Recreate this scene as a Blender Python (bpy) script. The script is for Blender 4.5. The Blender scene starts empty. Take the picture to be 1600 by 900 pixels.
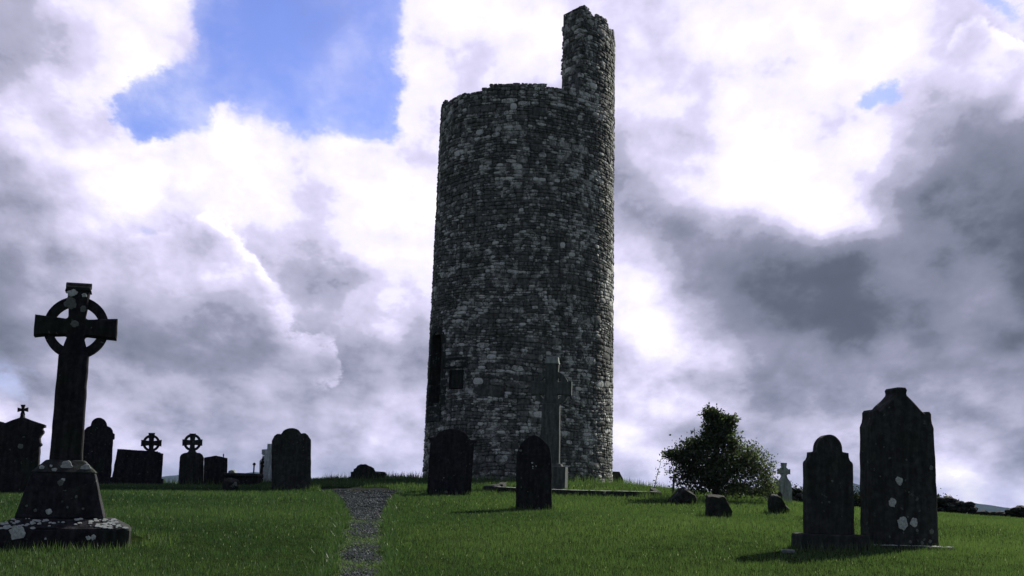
import bpy, bmesh, math, random
import numpy as np
from mathutils import Vector, noise as mnoise
SKY_TONES=[(7.9,6.4,0.92),(9.7,5.1,0.74),(20.4,5.1,0.66),(18.2,4.3,0.68),(13.8,5.4,0.62),(6.2,4.7,0.78),(9.1,2.7,0.70),(-6.9,2.2,0.74),(-14.5,2.8,0.68),(-10.5,3.6,0.62),(20.8,2.6,0.82),(22.1,1.0,0.84),(17.6,2.6,0.74),(16.2,0.8,0.74),(19.7,0.4,0.80),(6.2,2.3,0.78),(-4.6,2.0,0.74),(-8.7,1.9,0.66),(17.7,7.0,0.40),(19.1,6.5,0.45),(12.1,8.3,0.43),(10.0,10.4,0.48),(17.2,8.3,0.40),(15.0,10.1,0.42),(-4.6,10.4,1.00),(-6.9,13.9,0.98),(-12.3,13.5,0.92),(-17.4,15.1,1.00),(-21.1,15.5,0.93),(-19.8,19.6,0.93),(-5.3,18.7,0.95),(7.9,8.9,0.95),(6.2,0.6,0.74),(9.7,1.2,0.68),(-4.5,1.1,0.72),(-10.0,4.8,0.58),(-19.5,4.3,0.60),(-24.1,19.2,0.64),(-22.2,15.9,0.78),(-21.2,19.6,0.85),(-17.2,20.2,0.97),(-18.8,18.0,1.00),(-21.3,17.7,0.93),(-19.9,14.2,1.02),(-21.8,11.7,0.80),(-23.5,12.4,0.62),(-23.2,9.1,0.47),(-19.8,10.2,0.80),(-16.9,12.5,0.96),(-14.5,14.5,0.93),(-11.0,16.0,0.98),(-7.6,15.9,0.97),(-4.7,12.8,1.06),(-5.1,15.5,0.95),(-9.3,12.8,0.90),(-15.0,10.4,0.84),(-17.8,9.0,0.60),(-14.0,8.1,0.68),(-10.7,10.7,0.70),(-16.2,6.5,0.54),(-11.8,5.7,0.45),(-14.6,4.8,0.45),(-8.6,6.0,0.62),(-7.5,8.2,0.75),(-6.1,10.3,0.90),(-9.6,7.7,0.72),(-4.5,8.9,0.86),(-5.3,5.0,0.56),(-7.0,4.3,0.47),(-15.9,3.6,0.62),(-12.8,3.8,0.60),(-9.3,3.3,0.50),(-5.8,2.3,0.68),(-6.9,1.2,0.66),(-11.6,1.8,0.57),(-22.3,5.2,0.50),(-22.1,2.9,0.70),(-17.5,2.7,0.64),(-18.1,6.1,0.52),(-3.5,21.1,0.98),(-0.4,21.2,0.96),(-1.6,19.7,0.87),(5.9,21.9,0.86),(9.1,21.3,0.98),(12.1,19.7,1.00),(10.6,17.2,1.00),(7.5,17.5,0.87),(5.7,19.0,0.82),(5.4,16.3,0.72),(6.6,15.3,0.77),(5.7,13.4,0.67),(9.1,14.6,0.82),(12.1,15.7,0.98),(14.8,15.6,1.02),(15.9,13.5,0.97),(13.8,13.3,1.02),(15.1,21.0,1.00),(18.0,19.9,1.00),(20.9,21.1,0.96),(23.1,20.3,0.84),(20.8,19.0,0.82),(19.1,16.8,0.75),(22.1,16.6,0.50),(21.2,13.8,0.42),(19.3,14.5,0.60),(23.0,10.9,0.38),(20.0,11.1,0.55),(17.8,10.6,0.60),(9.1,11.9,0.50),(7.3,12.9,0.56),(12.1,10.7,0.45),(14.9,8.9,0.36),(15.8,7.4,0.33),(12.9,8.6,0.42),(19.1,7.7,0.50),(20.5,9.5,0.60),(9.4,9.8,0.56),(6.7,10.1,0.95),(6.7,7.7,1.03),(6.1,5.9,0.86),(8.8,7.7,0.62),(10.6,6.5,0.57),(6.2,3.5,0.50),(9.1,4.4,0.58),(13.5,4.8,0.52),(12.0,3.6,0.45),(17.7,5.7,0.60),(21.7,6.2,0.55),(21.7,4.0,0.40),(19.8,4.8,0.45),(22.4,2.9,0.42),(20.3,2.0,0.72),(21.8,0.7,0.76),(13.4,2.2,0.66),(10.6,2.7,0.60),(5.6,1.7,0.73),(16.3,4.0,0.50),(16.2,1.4,0.70),(2.3,14.2,0.80),(0.7,8.2,0.80),(0.2,2.2,0.60),(-19.8,1.5,0.62),(-14.3,0.8,0.62),(-10.3,9.2,0.66),(11.8,18.6,0.93),(9.4,19.2,0.93),(13.6,17.9,0.95),(10.6,13.1,0.90),(19.7,0.1,0.74),(12.0,0.7,0.68),(-8.6,0.9,0.66),(-16.6,1.0,0.60),(6.2,-0.0,0.70),(-2.9,6.2,0.75),(28,36,1.36),(20,28,1.08),(36,28,1.02),(42,36,1.34),(33,42,1.25),(24,41,1.05),(50,38,1.15),(44,48,1.12),(60,47,1),(66,36,0.95),(78,45,0.8),(48,27,0.95),(12,27,0.98),(0,27,0.86),(-9,26,0.8),(-19,25,0.85),(10,34,0.95),(30,18,0.6),(29,9,0.5),(-30,12,0.55),(-29,20,0.7)]  # high-azimuth bright points are unseen cloud added to light the tower's right side
SKY_HEAPS=[([(-15.0,9.9,2.26,1),(-13.9,8.4,2.11,1),(-16.2,7.6,2.71,1),(-13.0,7.6,1.51,0.9),(-10.7,5.9,1.51,0.9),(-8.9,5.6,1.21,0.9),(-17.8,9.3,2.41,0.8)],0.17,0.05),([(21.3,19.9,1.27,1),(19.7,18.4,1.27,0.9),(18.2,16.8,1.06,0.8),(22.5,19.0,1.36,0.8),(21.6,17.7,1.81,0.8)],0.22,0.04)]
SKY_GAPS=[(-18.5,16.1,1.21,0.9),(-17.0,17.0,1.21,0.5),(-7.8,20.5,0.51,-0.9),(-7.6,20.1,0.30,-0.6),(-14.1,17.3,0.72,-0.5),(-10.8,22.2,0.36,-0.6),(-5.9,17.9,1.06,0.5),(-11.9,20.5,3.32,1),(-8.5,20.8,2.86,1),(-14.5,18.5,1.96,1),(-16.7,17.0,1.51,0.9),(-17.9,16.3,0.90,0.7),(-6.9,18.8,1.36,0.9),(-10.3,19.2,2.26,1),(-6.4,22.1,1.51,0.6),(22.3,21.9,0.75,0.9),(16.5,18.1,0.66,0.75),(17.5,18.1,0.54,0.7),(-22.4,4.9,1.66,0.5),(-21.1,4.2,1.21,0.3),(-16.7,12.2,0.60,0.45),(-14.1,21.1,2.11,0.8),(-7.6,20.3,2.11,0.9)]
random.seed(7); rng=np.random.default_rng(7)
S=bpy.context.scene; COL=S.collection; R=math.radians
# ------------------------------------------------------------------ camera
EYE=1.55
cam_d=bpy.data.cameras.new('camera'); cam=bpy.data.objects.new('camera',cam_d); COL.objects.link(cam)
cam_d.sensor_width=36; cam_d.lens=36*1900/1600; cam_d.clip_start=.1; cam_d.clip_end=40000
cam.location=(0,0,EYE)
from mathutils import Matrix
cam.rotation_euler=(Matrix.Rotation(R(90+9.65),3,'X')@Matrix.Rotation(R(1.7),3,'Z')).to_euler()
S.camera=cam
# ------------------------------------------------------------------ light
SUN_AZ,SUN_EL=38,33
S.view_settings.view_transform='Standard'; S.view_settings.look='None'; S.view_settings.exposure=.18; S.view_settings.gamma=1
S.view_settings.use_curve_mapping=False
sl=bpy.data.lights.new('sun','SUN'); sl.energy=5.0; sl.angle=R(.6); sl.color=(1,.95,.87)
so=bpy.data.objects.new('sun',sl); COL.objects.link(so)
sd=Vector((math.sin(R(SUN_AZ))*math.cos(R(SUN_EL)),math.cos(R(SUN_AZ))*math.cos(R(SUN_EL)),math.sin(R(SUN_EL))))
so.rotation_euler=sd.to_track_quat('Z','Y').to_euler(); so.location=sd*60

def lin(c): return tuple(((v/255)/12.92 if v/255<=.04045 else ((v/255+.055)/1.055)**2.4) for v in c)

class NB:
    """small helper that writes node maths"""
    def __init__(s,tree): s.t=tree; s.n=tree.nodes; s.l=tree.links
    def node(s,typ,**kw):
        n=s.n.new(typ)
        for k,v in kw.items(): setattr(n,k,v)
        return n
    def put(s,sock,v):
        if isinstance(v,bpy.types.NodeSocket): s.l.new(v,sock)
        else: sock.default_value=v
    def m(s,op,a,b=None,c=None,clamp=False):
        n=s.node('ShaderNodeMath',operation=op,use_clamp=clamp); s.put(n.inputs[0],a)
        if b is not None: s.put(n.inputs[1],b)
        if c is not None: s.put(n.inputs[2],c)
        return n.outputs[0]
    def v(s,op,a,b=None,c=None,scale=None,out=0):
        n=s.node('ShaderNodeVectorMath',operation=op); s.put(n.inputs[0],a)
        if b is not None: s.put(n.inputs[1],b)
        if c is not None: s.put(n.inputs[2],c)
        if scale is not None: s.put(n.inputs['Scale'],scale)
        return n.outputs['Value'] if op in('DISTANCE','DOT_PRODUCT','LENGTH') else n.outputs[0]
    def noise(s,vec,scale=1.,detail=6.,rough=.55,lac=2.,dist=0.,color=False):
        n=s.node('ShaderNodeTexNoise'); s.put(n.inputs['Vector'],vec)
        for k,v in (('Scale',scale),('Detail',detail),('Roughness',rough),('Lacunarity',lac),('Distortion',dist)): s.put(n.inputs[k],v)
        return n.outputs['Color' if color else 0]
    def voronoi(s,vec,scale,feature='F1',rand=1.):
        n=s.node('ShaderNodeTexVoronoi',feature=feature); s.put(n.inputs['Vector'],vec); s.put(n.inputs['Scale'],scale); s.put(n.inputs['Randomness'],rand)
        return n
    def step(s,x,a,b):
        n=s.node('ShaderNodeMapRange',interpolation_type='SMOOTHSTEP'); s.put(n.inputs[0],x); s.put(n.inputs[1],a); s.put(n.inputs[2],b)
        return n.outputs[0]
    def mix(s,f,a,b,blend='MIX'):
        n=s.node('ShaderNodeMix',data_type='RGBA',blend_type=blend); s.put(n.inputs[0],f)
        for i,v in ((6,a),(7,b)):
            if isinstance(v,tuple) and len(v)==3: v=v+(1,)
            s.put(n.inputs[i],v)
        return n.outputs[2]
    def ramp(s,x,stops):
        n=s.node('ShaderNodeValToRGB'); cr=n.color_ramp
        while len(cr.elements)<len(stops): cr.elements.new(.5)
        for e,(p,c) in zip(cr.elements,stops): e.position=p; e.color=tuple(c)+(1,)
        s.put(n.inputs[0],x); return n.outputs[0]
    def xyz(s,x,y,z):
        n=s.node('ShaderNodeCombineXYZ'); s.put(n.inputs[0],x); s.put(n.inputs[1],y); s.put(n.inputs[2],z); return n.outputs[0]

# ------------------------------------------------------------------ sky: Nishita blue behind broken cloud
W=bpy.data.worlds.new('World'); S.world=W; W.use_nodes=True
W.cycles.sampling_method='MANUAL'; W.cycles.sample_map_resolution=256
b=NB(W.node_tree); b.n.clear()
out=b.node('ShaderNodeOutputWorld'); bg=b.node('ShaderNodeBackground'); b.l.new(bg.outputs[0],out.inputs[0]); bg.inputs[1].default_value=.1
sky=b.node('ShaderNodeTexSky',sky_type='NISHITA',sun_disc=False); sky.sun_elevation=R(SUN_EL); sky.sun_rotation=R(SUN_AZ)
sky.air_density=1.0; sky.dust_density=.3; sky.ozone_density=2.5
d=b.node('ShaderNodeTexCoord').outputs['Generated']
sp=b.node('ShaderNodeSeparateXYZ'); b.l.new(d,sp.inputs[0]); dx,dy,dz=sp.outputs
az=b.m('MULTIPLY',b.m('ARCTAN2',dx,dy),57.2958); el=b.m('MULTIPLY',b.m('ARCSINE',dz),57.2958)
P=b.xyz(az,el,0.)
# cloud coordinates: features shrink and flatten a little towards the horizon
k=b.m('DIVIDE',2.6,b.m('ADD',b.m('MULTIPLY',b.m('MAXIMUM',dz,0.),1.3),.85))
q=b.v('MULTIPLY',b.v('SCALE',d,scale=k),(1.,.6,1.35))
SUNQ=(.05,-.012,.065)
# three shared noise fields: broad drift, billows, fine billow relief
n_lo=b.noise(q,1.5,3.,.5,2.1,color=True)
n_hi=b.noise(q,3.0,9.,.60,2.15,color=True)
wlo=b.v('MULTIPLY',b.v('SUBTRACT',n_lo,(.5,.5,.5)),(6.,4.5,0.))
whi=b.v('MULTIPLY',b.v('SUBTRACT',n_hi,(.5,.5,.5)),(7.5,6.5,0.))
f1=b.noise(q,6.,8.,.56); f2=b.noise(b.v('ADD',q,SUNQ),6.,8.,.56)
rel=b.m('SUBTRACT',f1,f2); fine=b.m('SUBTRACT',f1,.5)
Pw=b.v('ADD',b.v('ADD',P,b.v('SCALE',wlo,scale=.7)),b.v('SCALE',whi,scale=.58))
num=.004*.44; den=.004
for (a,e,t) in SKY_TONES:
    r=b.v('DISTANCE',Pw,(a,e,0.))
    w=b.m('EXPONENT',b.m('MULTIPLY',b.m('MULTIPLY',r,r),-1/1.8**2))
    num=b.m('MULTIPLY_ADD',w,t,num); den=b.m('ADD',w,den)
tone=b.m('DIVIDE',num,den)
amp=b.m('MULTIPLY_ADD',b.step(tone,.45,.85),.7,.3)
tone=b.m('ADD',tone,b.m('MULTIPLY',amp,b.m('ADD',b.m('MULTIPLY',rel,.60),b.m('MULTIPLY',fine,.20))))
hz_=b.noise(b.v('MULTIPLY',q,(1.,1.,1.0)),5.,7.,.55); hz2=b.noise(b.v('ADD',b.v('MULTIPLY',q,(1.,1.,1.0)),(.03,0.,.11)),5.,7.,.55)
low=b.step(el,11.,2.)
tone=b.m('MULTIPLY_ADD',b.step(el,8.,1.),.09,tone)
front=b.noise(q,1.3,2.,.5); crisp=b.step(front,.42,.66)
stp=.40
tsrc=b.m('ADD',tone,b.m('MULTIPLY',fine,.10))
for t_,dl in ((.46,.13),(.60,.14),(.74,.14),(.87,.15)):
    stp=b.m('MULTIPLY_ADD',b.m('MULTIPLY_ADD',b.step(tsrc,t_-.035,t_+.035),.42,b.m('MULTIPLY',b.step(tsrc,t_-.09,t_+.09),.58)),dl,stp)
hi=b.step(tone,.93,1.02); keep_=b.m('MULTIPLY',crisp,b.m('MULTIPLY',b.m('SUBTRACT',1.,hi),b.step(tone,.30,.40)))
tone=b.m('ADD',tone,b.m('MULTIPLY',b.m('SUBTRACT',stp,tone),b.m('MULTIPLY',keep_,.8)))
tone=b.m('ADD',tone,b.m('MULTIPLY',low,b.m('ADD',b.m('MULTIPLY',b.m('SUBTRACT',hz_,.42),.30),b.m('MULTIPLY',b.m('SUBTRACT',hz_,hz2),.40))))
Pb=b.v('ADD',P,whi)
def blobs(vec,lst,k=1.):
    g=None
    for (a,e,r0,am) in lst:
        r=b.v('DISTANCE',vec,(a,e,0.))
        w=b.m('MULTIPLY',b.m('EXPONENT',b.m('MULTIPLY',b.m('MULTIPLY',r,r),-1/(r0*k)**2)),am)
        g=w if g is None else b.m('ADD',g,w)
    return g
# heaps of cumulus: a crisp lit rim on the side towards the sun, a little shade on the cloud behind
for lst,edge,shade in SKY_HEAPS:
    g=blobs(Pb,lst); s0=blobs(P,lst); s1=blobs(b.v('ADD',P,(1.1,1.0,0.)),lst)
    lit=b.step(b.m('SUBTRACT',s0,s1),.05,.40)
    al=b.step(g,.38,.60)
    rimw=b.m('MULTIPLY',b.m('MULTIPLY',al,lit),b.m('SUBTRACT',1.,b.step(b.m('ADD',s0,b.m('MULTIPLY',g,.5)),.40,1.5)))
    rimw=b.m('MULTIPLY',rimw,b.m('MULTIPLY_ADD',rel,3.,1.))
    beh=b.m('MULTIPLY',b.m('MULTIPLY',b.m('SUBTRACT',1.,al),b.step(s0,.02,.5)),lit)
    tone=b.m('ADD',tone,b.m('SUBTRACT',b.m('MULTIPLY',rimw,edge),b.m('MULTIPLY',beh,shade)))
def level(t): return t/1.4
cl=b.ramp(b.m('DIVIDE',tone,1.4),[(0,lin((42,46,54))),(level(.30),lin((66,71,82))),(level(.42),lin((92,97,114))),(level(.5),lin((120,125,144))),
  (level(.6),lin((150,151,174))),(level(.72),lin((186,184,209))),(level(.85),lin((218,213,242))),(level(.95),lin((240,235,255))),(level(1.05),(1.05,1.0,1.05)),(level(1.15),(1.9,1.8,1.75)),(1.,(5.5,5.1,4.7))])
gp=blobs(Pb,SKY_GAPS,.97)
gap=b.step(b.m('ADD',gp,b.m('MULTIPLY',fine,.35)),.28,.74); gap=b.m('MULTIPLY',gap,b.m('SUBTRACT',1.,b.m('MULTIPLY_ADD',b.step(b.noise(q,2.2,9.,.62),.42,.72),.55,b.m('MULTIPLY',b.step(gp,1.3,.5),.12))))
skyc=b.mix(1.,sky.outputs[0],(1.02,.93,1.42),'MULTIPLY')
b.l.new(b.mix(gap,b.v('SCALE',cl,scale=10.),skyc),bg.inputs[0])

# ------------------------------------------------------------------ materials
def material(name):
    m=bpy.data.materials.new(name); m.use_nodes=True; nb=NB(m.node_tree)
    bs=[n for n in nb.n if n.type=='BSDF_PRINCIPLED'][0]
    return m,nb,bs
def stone_mat(name,dark,light,lichen,cover=.5,scale=6.,moss=(.03,.045,.02),moss_amt=.3,use_tint=False,bump=.4,disc=0.,spots=0.):
    """weathered stone: grain, blotches, lichen crust with ragged edges, a little moss"""
    m,nb,bs=material(name)
    geo=nb.node('ShaderNodeNewGeometry'); pos=geo.outputs['Position']
    if use_tint:
        at=nb.node('ShaderNodeAttribute',attribute_name='tint'); tint=at.outputs['Fac']
    else:
        oi=nb.node('ShaderNodeObjectInfo'); tint=oi.outputs['Random']
    big=nb.noise(pos,scale*.35,5.,.6); mid=nb.noise(pos,scale*2.2,6.,.65); gr=nb.noise(pos,scale*14,4.,.6)
    base=nb.mix(nb.step(mid,.35,.68),dark,light)
    base=nb.mix(nb.m('MULTIPLY',nb.step(big,.48,.66),moss_amt),base,moss)
    dist=nb.v('ADD',pos,nb.v('SCALE',nb.v('SUBTRACT',nb.noise(pos,scale*2.,5.,.65,color=True),(.5,.5,.5)),scale=.10))
    if disc>0:
        vo=nb.voronoi(dist,scale*disc); dd=vo.outputs['Distance']
        patch=nb.m('MULTIPLY',nb.step(dd,.62,.40),nb.step(nb.noise(pos,scale*.55,6.,.68),.62-cover*.28,.70-cover*.28))
    else:
        patch=nb.step(nb.noise(dist,scale*.9,8.,.68),.64-cover*.22,.68-cover*.22)
    sc=nb.m('ADD',nb.m('MULTIPLY',nb.m('SUBTRACT',tint,.5),.9),nb.noise(pos,scale*5,6.,.7))
    lm=nb.m('MULTIPLY',patch,nb.step(sc,.26,.60))
    streak=nb.noise(nb.v('MULTIPLY',pos,(1.,1.,.14)),scale*2.6,4.,.6); base=nb.mix(1.,base,nb.mix(nb.step(streak,.35,.65),(.72,.72,.72),(1.25,1.25,1.25)),'MULTIPLY')
    if use_tint:
        zone=nb.m('MULTIPLY',nb.m('SUBTRACT',nb.noise(pos,.75,6.,.62),.5),1.5)
        rag=nb.m('MULTIPLY',nb.m('SUBTRACT',nb.noise(dist,scale*.8,9.,.70),.5),2.6)
        speck=nb.m('MULTIPLY',nb.m('SUBTRACT',nb.noise(pos,scale*7,5.,.7),.5),1.3)
        lm=nb.m('POWER',nb.step(nb.m('ADD',nb.m('MULTIPLY',tint,.75),nb.m('ADD',zone,nb.m('ADD',rag,speck))),.37,.80),1.15)
    lich=nb.mix(nb.step(gr,.35,.65),tuple(c*.72 for c in lichen),lichen)
    col=nb.mix(lm,base,lich)
    if spots>0:
        v2=nb.voronoi(dist,spots); sp2=nb.m('MULTIPLY',nb.step(v2.outputs['Distance'],.20,.15),nb.step(nb.noise(pos,spots*.4,3.),.55,.6))
        col=nb.mix(sp2,col,lichen); lm=nb.m('MAXIMUM',lm,sp2)
    col=nb.mix(1.,col,nb.mix(tint,(.72,.72,.72),(1.2,1.2,1.2)),'MULTIPLY') if use_tint else col
    nb.put(bs.inputs['Base Color'],col); bs.inputs['Roughness'].default_value=.92; bs.inputs['Specular IOR Level'].default_value=.12
    bp=nb.node('ShaderNodeBump'); bp.inputs['Strength'].default_value=bump; bp.inputs['Distance'].default_value=.02
    h=nb.m('ADD',nb.m('ADD',nb.m('MULTIPLY',mid,.9),nb.m('MULTIPLY',gr,.35)),nb.m('MULTIPLY',lm,.25))
    nb.put(bp.inputs['Height'],h); nb.l.new(bp.outputs[0],bs.inputs['Normal'])
    return m
M={}
M['tower']=stone_mat('tower_stone',(.115,.119,.110),(.235,.242,.227),(.76,.78,.73),cover=.85,scale=4.5,use_tint=True,bump=.8,disc=1.3,moss=(.035,.045,.03))
M['mortar']=stone_mat('tower_mortar',(.065,.068,.064),(.14,.146,.137),(.68,.70,.66),cover=.75,scale=4.5,use_tint=True,bump=.8)
M['cut']=stone_mat('cut_stone',(.032,.035,.034),(.06,.065,.063),(.2,.22,.21),cover=.3,scale=5)
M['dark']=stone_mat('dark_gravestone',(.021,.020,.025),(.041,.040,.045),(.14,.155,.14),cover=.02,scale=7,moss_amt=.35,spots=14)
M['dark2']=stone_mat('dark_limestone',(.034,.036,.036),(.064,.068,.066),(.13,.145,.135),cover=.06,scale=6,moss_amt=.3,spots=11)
M['mid']=stone_mat('grey_limestone',(.03,.033,.032),(.055,.06,.057),(.2,.22,.2),cover=.15,scale=6,moss_amt=.4)
M['grey']=stone_mat('pale_grey_stone',(.085,.099,.093),(.122,.138,.130),(.25,.27,.26),cover=.1,scale=6,moss_amt=.2)
M['pale']=stone_mat('pale_limestone',(.27,.31,.295),(.38,.42,.40),(.5,.52,.5),cover=.2,scale=6,moss_amt=.1)
M['white']=stone_mat('whitened_stone',(.48,.54,.54),(.62,.67,.66),(.7,.72,.7),cover=.2,scale=6,moss_amt=.08)
M['rock']=stone_mat('field_rock',(.02,.021,.02),(.05,.053,.05),(.2,.22,.2),cover=.3,scale=5,moss_amt=.4)
M['iron']=stone_mat('rusty_iron',(.018,.017,.018),(.04,.032,.028),(.07,.05,.04),cover=.2,scale=20)
def lichen_mat(name,c):
    m,nb,bs=material(name); pos=nb.node('ShaderNodeNewGeometry').outputs['Position']
    n=nb.noise(pos,45.,5.,.7); nb.put(bs.inputs['Base Color'],nb.mix(nb.step(n,.3,.65),tuple(v*.55 for v in c),c)); bs.inputs['Roughness'].default_value=.95
    bs.inputs['Specular IOR Level'].default_value=.1
    return m
M['lichen']=lichen_mat('white_lichen',(.56,.59,.56)); M['lichen_grey']=lichen_mat('grey_lichen',(.66,.72,.67)); M['lichen_dim']=lichen_mat('dull_lichen',(.20,.22,.20))
def leaf_mat(name,c0,c1,trans=.35,pale_glint=None,gloss=.45):
    m,nb,bs=material(name); nb.n.remove(bs); o=[n for n in nb.n if n.type=='OUTPUT_MATERIAL'][0]
    t=nb.node('ShaderNodeAttribute',attribute_name='tint').outputs['Fac']
    stops=[(0,c0),(.85,c1)]+([(1.,pale_glint)] if pale_glint else [(1.,c1)])
    col=nb.ramp(t,stops)
    df=nb.node('ShaderNodeBsdfDiffuse'); tr=nb.node('ShaderNodeBsdfTranslucent'); gl=nb.node('ShaderNodeBsdfGlossy'); gl.inputs['Roughness'].default_value=gloss
    nb.put(df.inputs[0],col); nb.put(tr.inputs[0],nb.mix(1.,col,(1.1,1.25,.6),'MULTIPLY')); nb.put(gl.inputs[0],(1,1,1,1))
    m1=nb.node('ShaderNodeMixShader'); m1.inputs[0].default_value=trans; nb.l.new(df.outputs[0],m1.inputs[1]); nb.l.new(tr.outputs[0],m1.inputs[2])
    m2=nb.node('ShaderNodeMixShader'); m2.inputs[0].default_value=.03; nb.l.new(m1.outputs[0],m2.inputs[1]); nb.l.new(gl.outputs[0],m2.inputs[2])
    nb.l.new(m2.outputs[0],o.inputs[0]); return m
M['grass']=leaf_mat('grass_blades',(.024,.066,.028),(.158,.232,.088),.32,(.55,.58,.48))  # last colour: pale, for glints painted on scattered blades
M['leaf']=leaf_mat('bush_leaves',(.024,.037,.018),(.135,.165,.095),.38)
M['ivy']=leaf_mat('ivy_leaves',(.012,.022,.010),(.035,.05,.02),.2)
def ground_mat():
    m,nb,bs=material('turf'); pos=nb.node('ShaderNodeNewGeometry').outputs['Position']
    a=nb.noise(pos,.35,5.,.6); c=nb.noise(pos,9.,6.,.7)
    col=nb.mix(nb.step(c,.3,.7),(.010,.020,.006),(.035,.052,.016)); col=nb.mix(nb.m('MULTIPLY',nb.step(a,.45,.7),.4),col,(.05,.06,.02))
    nb.put(bs.inputs['Base Color'],col); bs.inputs['Roughness'].default_value=1; bs.inputs['Specular IOR Level'].default_value=0
    bp=nb.node('ShaderNodeBump'); bp.inputs['Distance'].default_value=.04; nb.put(bp.inputs['Height'],c); nb.l.new(bp.outputs[0],bs.inputs['Normal']); return m
M['ground']=ground_mat()
def path_mat():
    m,nb,bs=material('path_gravel'); pos=nb.node('ShaderNodeNewGeometry').outputs['Position']
    vo=nb.voronoi(pos,38.); c=nb.noise(pos,3.,5.,.6)
    col=nb.mix(vo.outputs['Distance'],(.055,.063,.070),(.018,.020,.022)); col=nb.mix(nb.step(c,.52,.66),col,(.04,.042,.018))
    nb.put(bs.inputs['Base Color'],col); bs.inputs['Roughness'].default_value=.95; bs.inputs['Specular IOR Level'].default_value=0
    bp=nb.node('ShaderNodeBump'); bp.inputs['Distance'].default_value=.012; nb.put(bp.inputs['Height'],nb.m('SUBTRACT',1.,vo.outputs['Distance'])); nb.l.new(bp.outputs[0],bs.inputs['Normal']); return m
M['path']=path_mat()
def plain(name,c0,c1,scale,rough=.9):
    m,nb,bs=material(name); pos=nb.node('ShaderNodeNewGeometry').outputs['Position']
    nb.put(bs.inputs['Base Color'],nb.mix(nb.step(nb.noise(pos,scale,6.,.65),.3,.7),c0,c1)); bs.inputs['Roughness'].default_value=rough; bs.inputs['Specular IOR Level'].default_value=0; return m
M['gravel']=None
def gravel_mat():
    m,nb,bs=material('pebbles'); t=nb.node('ShaderNodeAttribute',attribute_name='tint').outputs['Fac']
    nb.put(bs.inputs['Base Color'],nb.ramp(t,[(0,(.030,.035,.037)),(.8,(.105,.120,.126)),(1,(.25,.265,.27))])); bs.inputs['Specular IOR Level'].default_value=0; bs.inputs['Roughness'].default_value=.9; return m
M['gravel']=gravel_mat()
M['bark']=plain('bark',(.03,.025,.02),(.07,.06,.05),14)
M['wood']=plain('grey_wood',(.06,.055,.05),(.14,.13,.12),20)
M['hill']=plain('distant_hill',(.025,.037,.026),(.042,.052,.034),.006)

# ------------------------------------------------------------------ ground shape
TY=np.array([-20,0,5,10,13.5,18,22,26,30,34,40,50,60,80,120,300,1000,4000,9000.])
TZ=np.array([-2.6,-1.55,-1.12,-.70,-.50,-.33,-.22,-.16,-.115,-.085,-.15,-.55,-1.2,-2.2,-3.5,-5,-6.5,-8,-8])+EYE
def prof(y):
    s=np.diff(TZ)/np.diff(TY); m=np.zeros(len(TY)); m[1:-1]=(s[:-1]+s[1:])/2; m[0]=s[0]
    y=np.clip(y,TY[0],TY[-1]); i=np.clip(np.searchsorted(TY,y)-1,0,len(TY)-2); dd=TY[i+1]-TY[i]; t=np.clip((y-TY[i])/dd,0,1)
    return TZ[i]*(2*t**3-3*t**2+1)+m[i]*dd*(t**3-2*t**2+t)+TZ[i+1]*(3*t**2-2*t**3)+m[i+1]*dd*(t**3-t**2)
def ground(x,y):
    x=np.asarray(x,float); y=np.asarray(y,float)
    far=1/(1+np.exp(-np.clip((y-25)/4,-50,50)))
    z=prof(y)+.52*np.exp(-np.minimum(np.abs(x-.8)/np.where(x>.8,7.,8.5),9)**3-np.minimum((y-39)**2/100,99))
    z=z-.028*far*np.log1p(np.exp(np.clip((x-6)/1.5,-30,30)))*1.5*np.exp(-np.maximum(x-30,0)/40)
    near=np.exp(-np.maximum(np.hypot(x,y-25)-40,0)/30)
    return z+near*(.02*np.sin(x*.9+y*.35)+.015*np.sin(y*.8-x*.5+1))
def gz(x,y): return float(ground(x,y))
# path edges: (y, left x, right x)
PATH=np.array([(2,-1.1,-.55),(6,-1.25,-.75),(10.1,-1.41,-.94),(11.5,-1.57,-1.09),(12.7,-1.70,-1.21),(14.1,-1.86,-1.36),(16.5,-2.12,-1.59),(19.2,-2.5,-1.84),(21.8,-2.93,-2.04),(22.9,-3.13,-2.09),(24.8,-3.45,-2.2),(26.6,-3.8,-2.3),(28,-4.3,-2.4),(29.2,-5.0,-2.8)])
def path_edges(y):
    l=np.interp(y,PATH[:,0],PATH[:,1]); r=np.interp(y,PATH[:,0],PATH[:,2])
    w=.02+.03*np.sin(y*3.1)+.025*np.sin(y*7.3+1); w2=-.02+.03*np.sin(y*2.7+2)+.025*np.sin(y*6.1)
    return l+w,r+w2
def in_path(x,y):
    l,r=path_edges(y); return (x>l)&(x<r)&(y<29.2)

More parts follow.
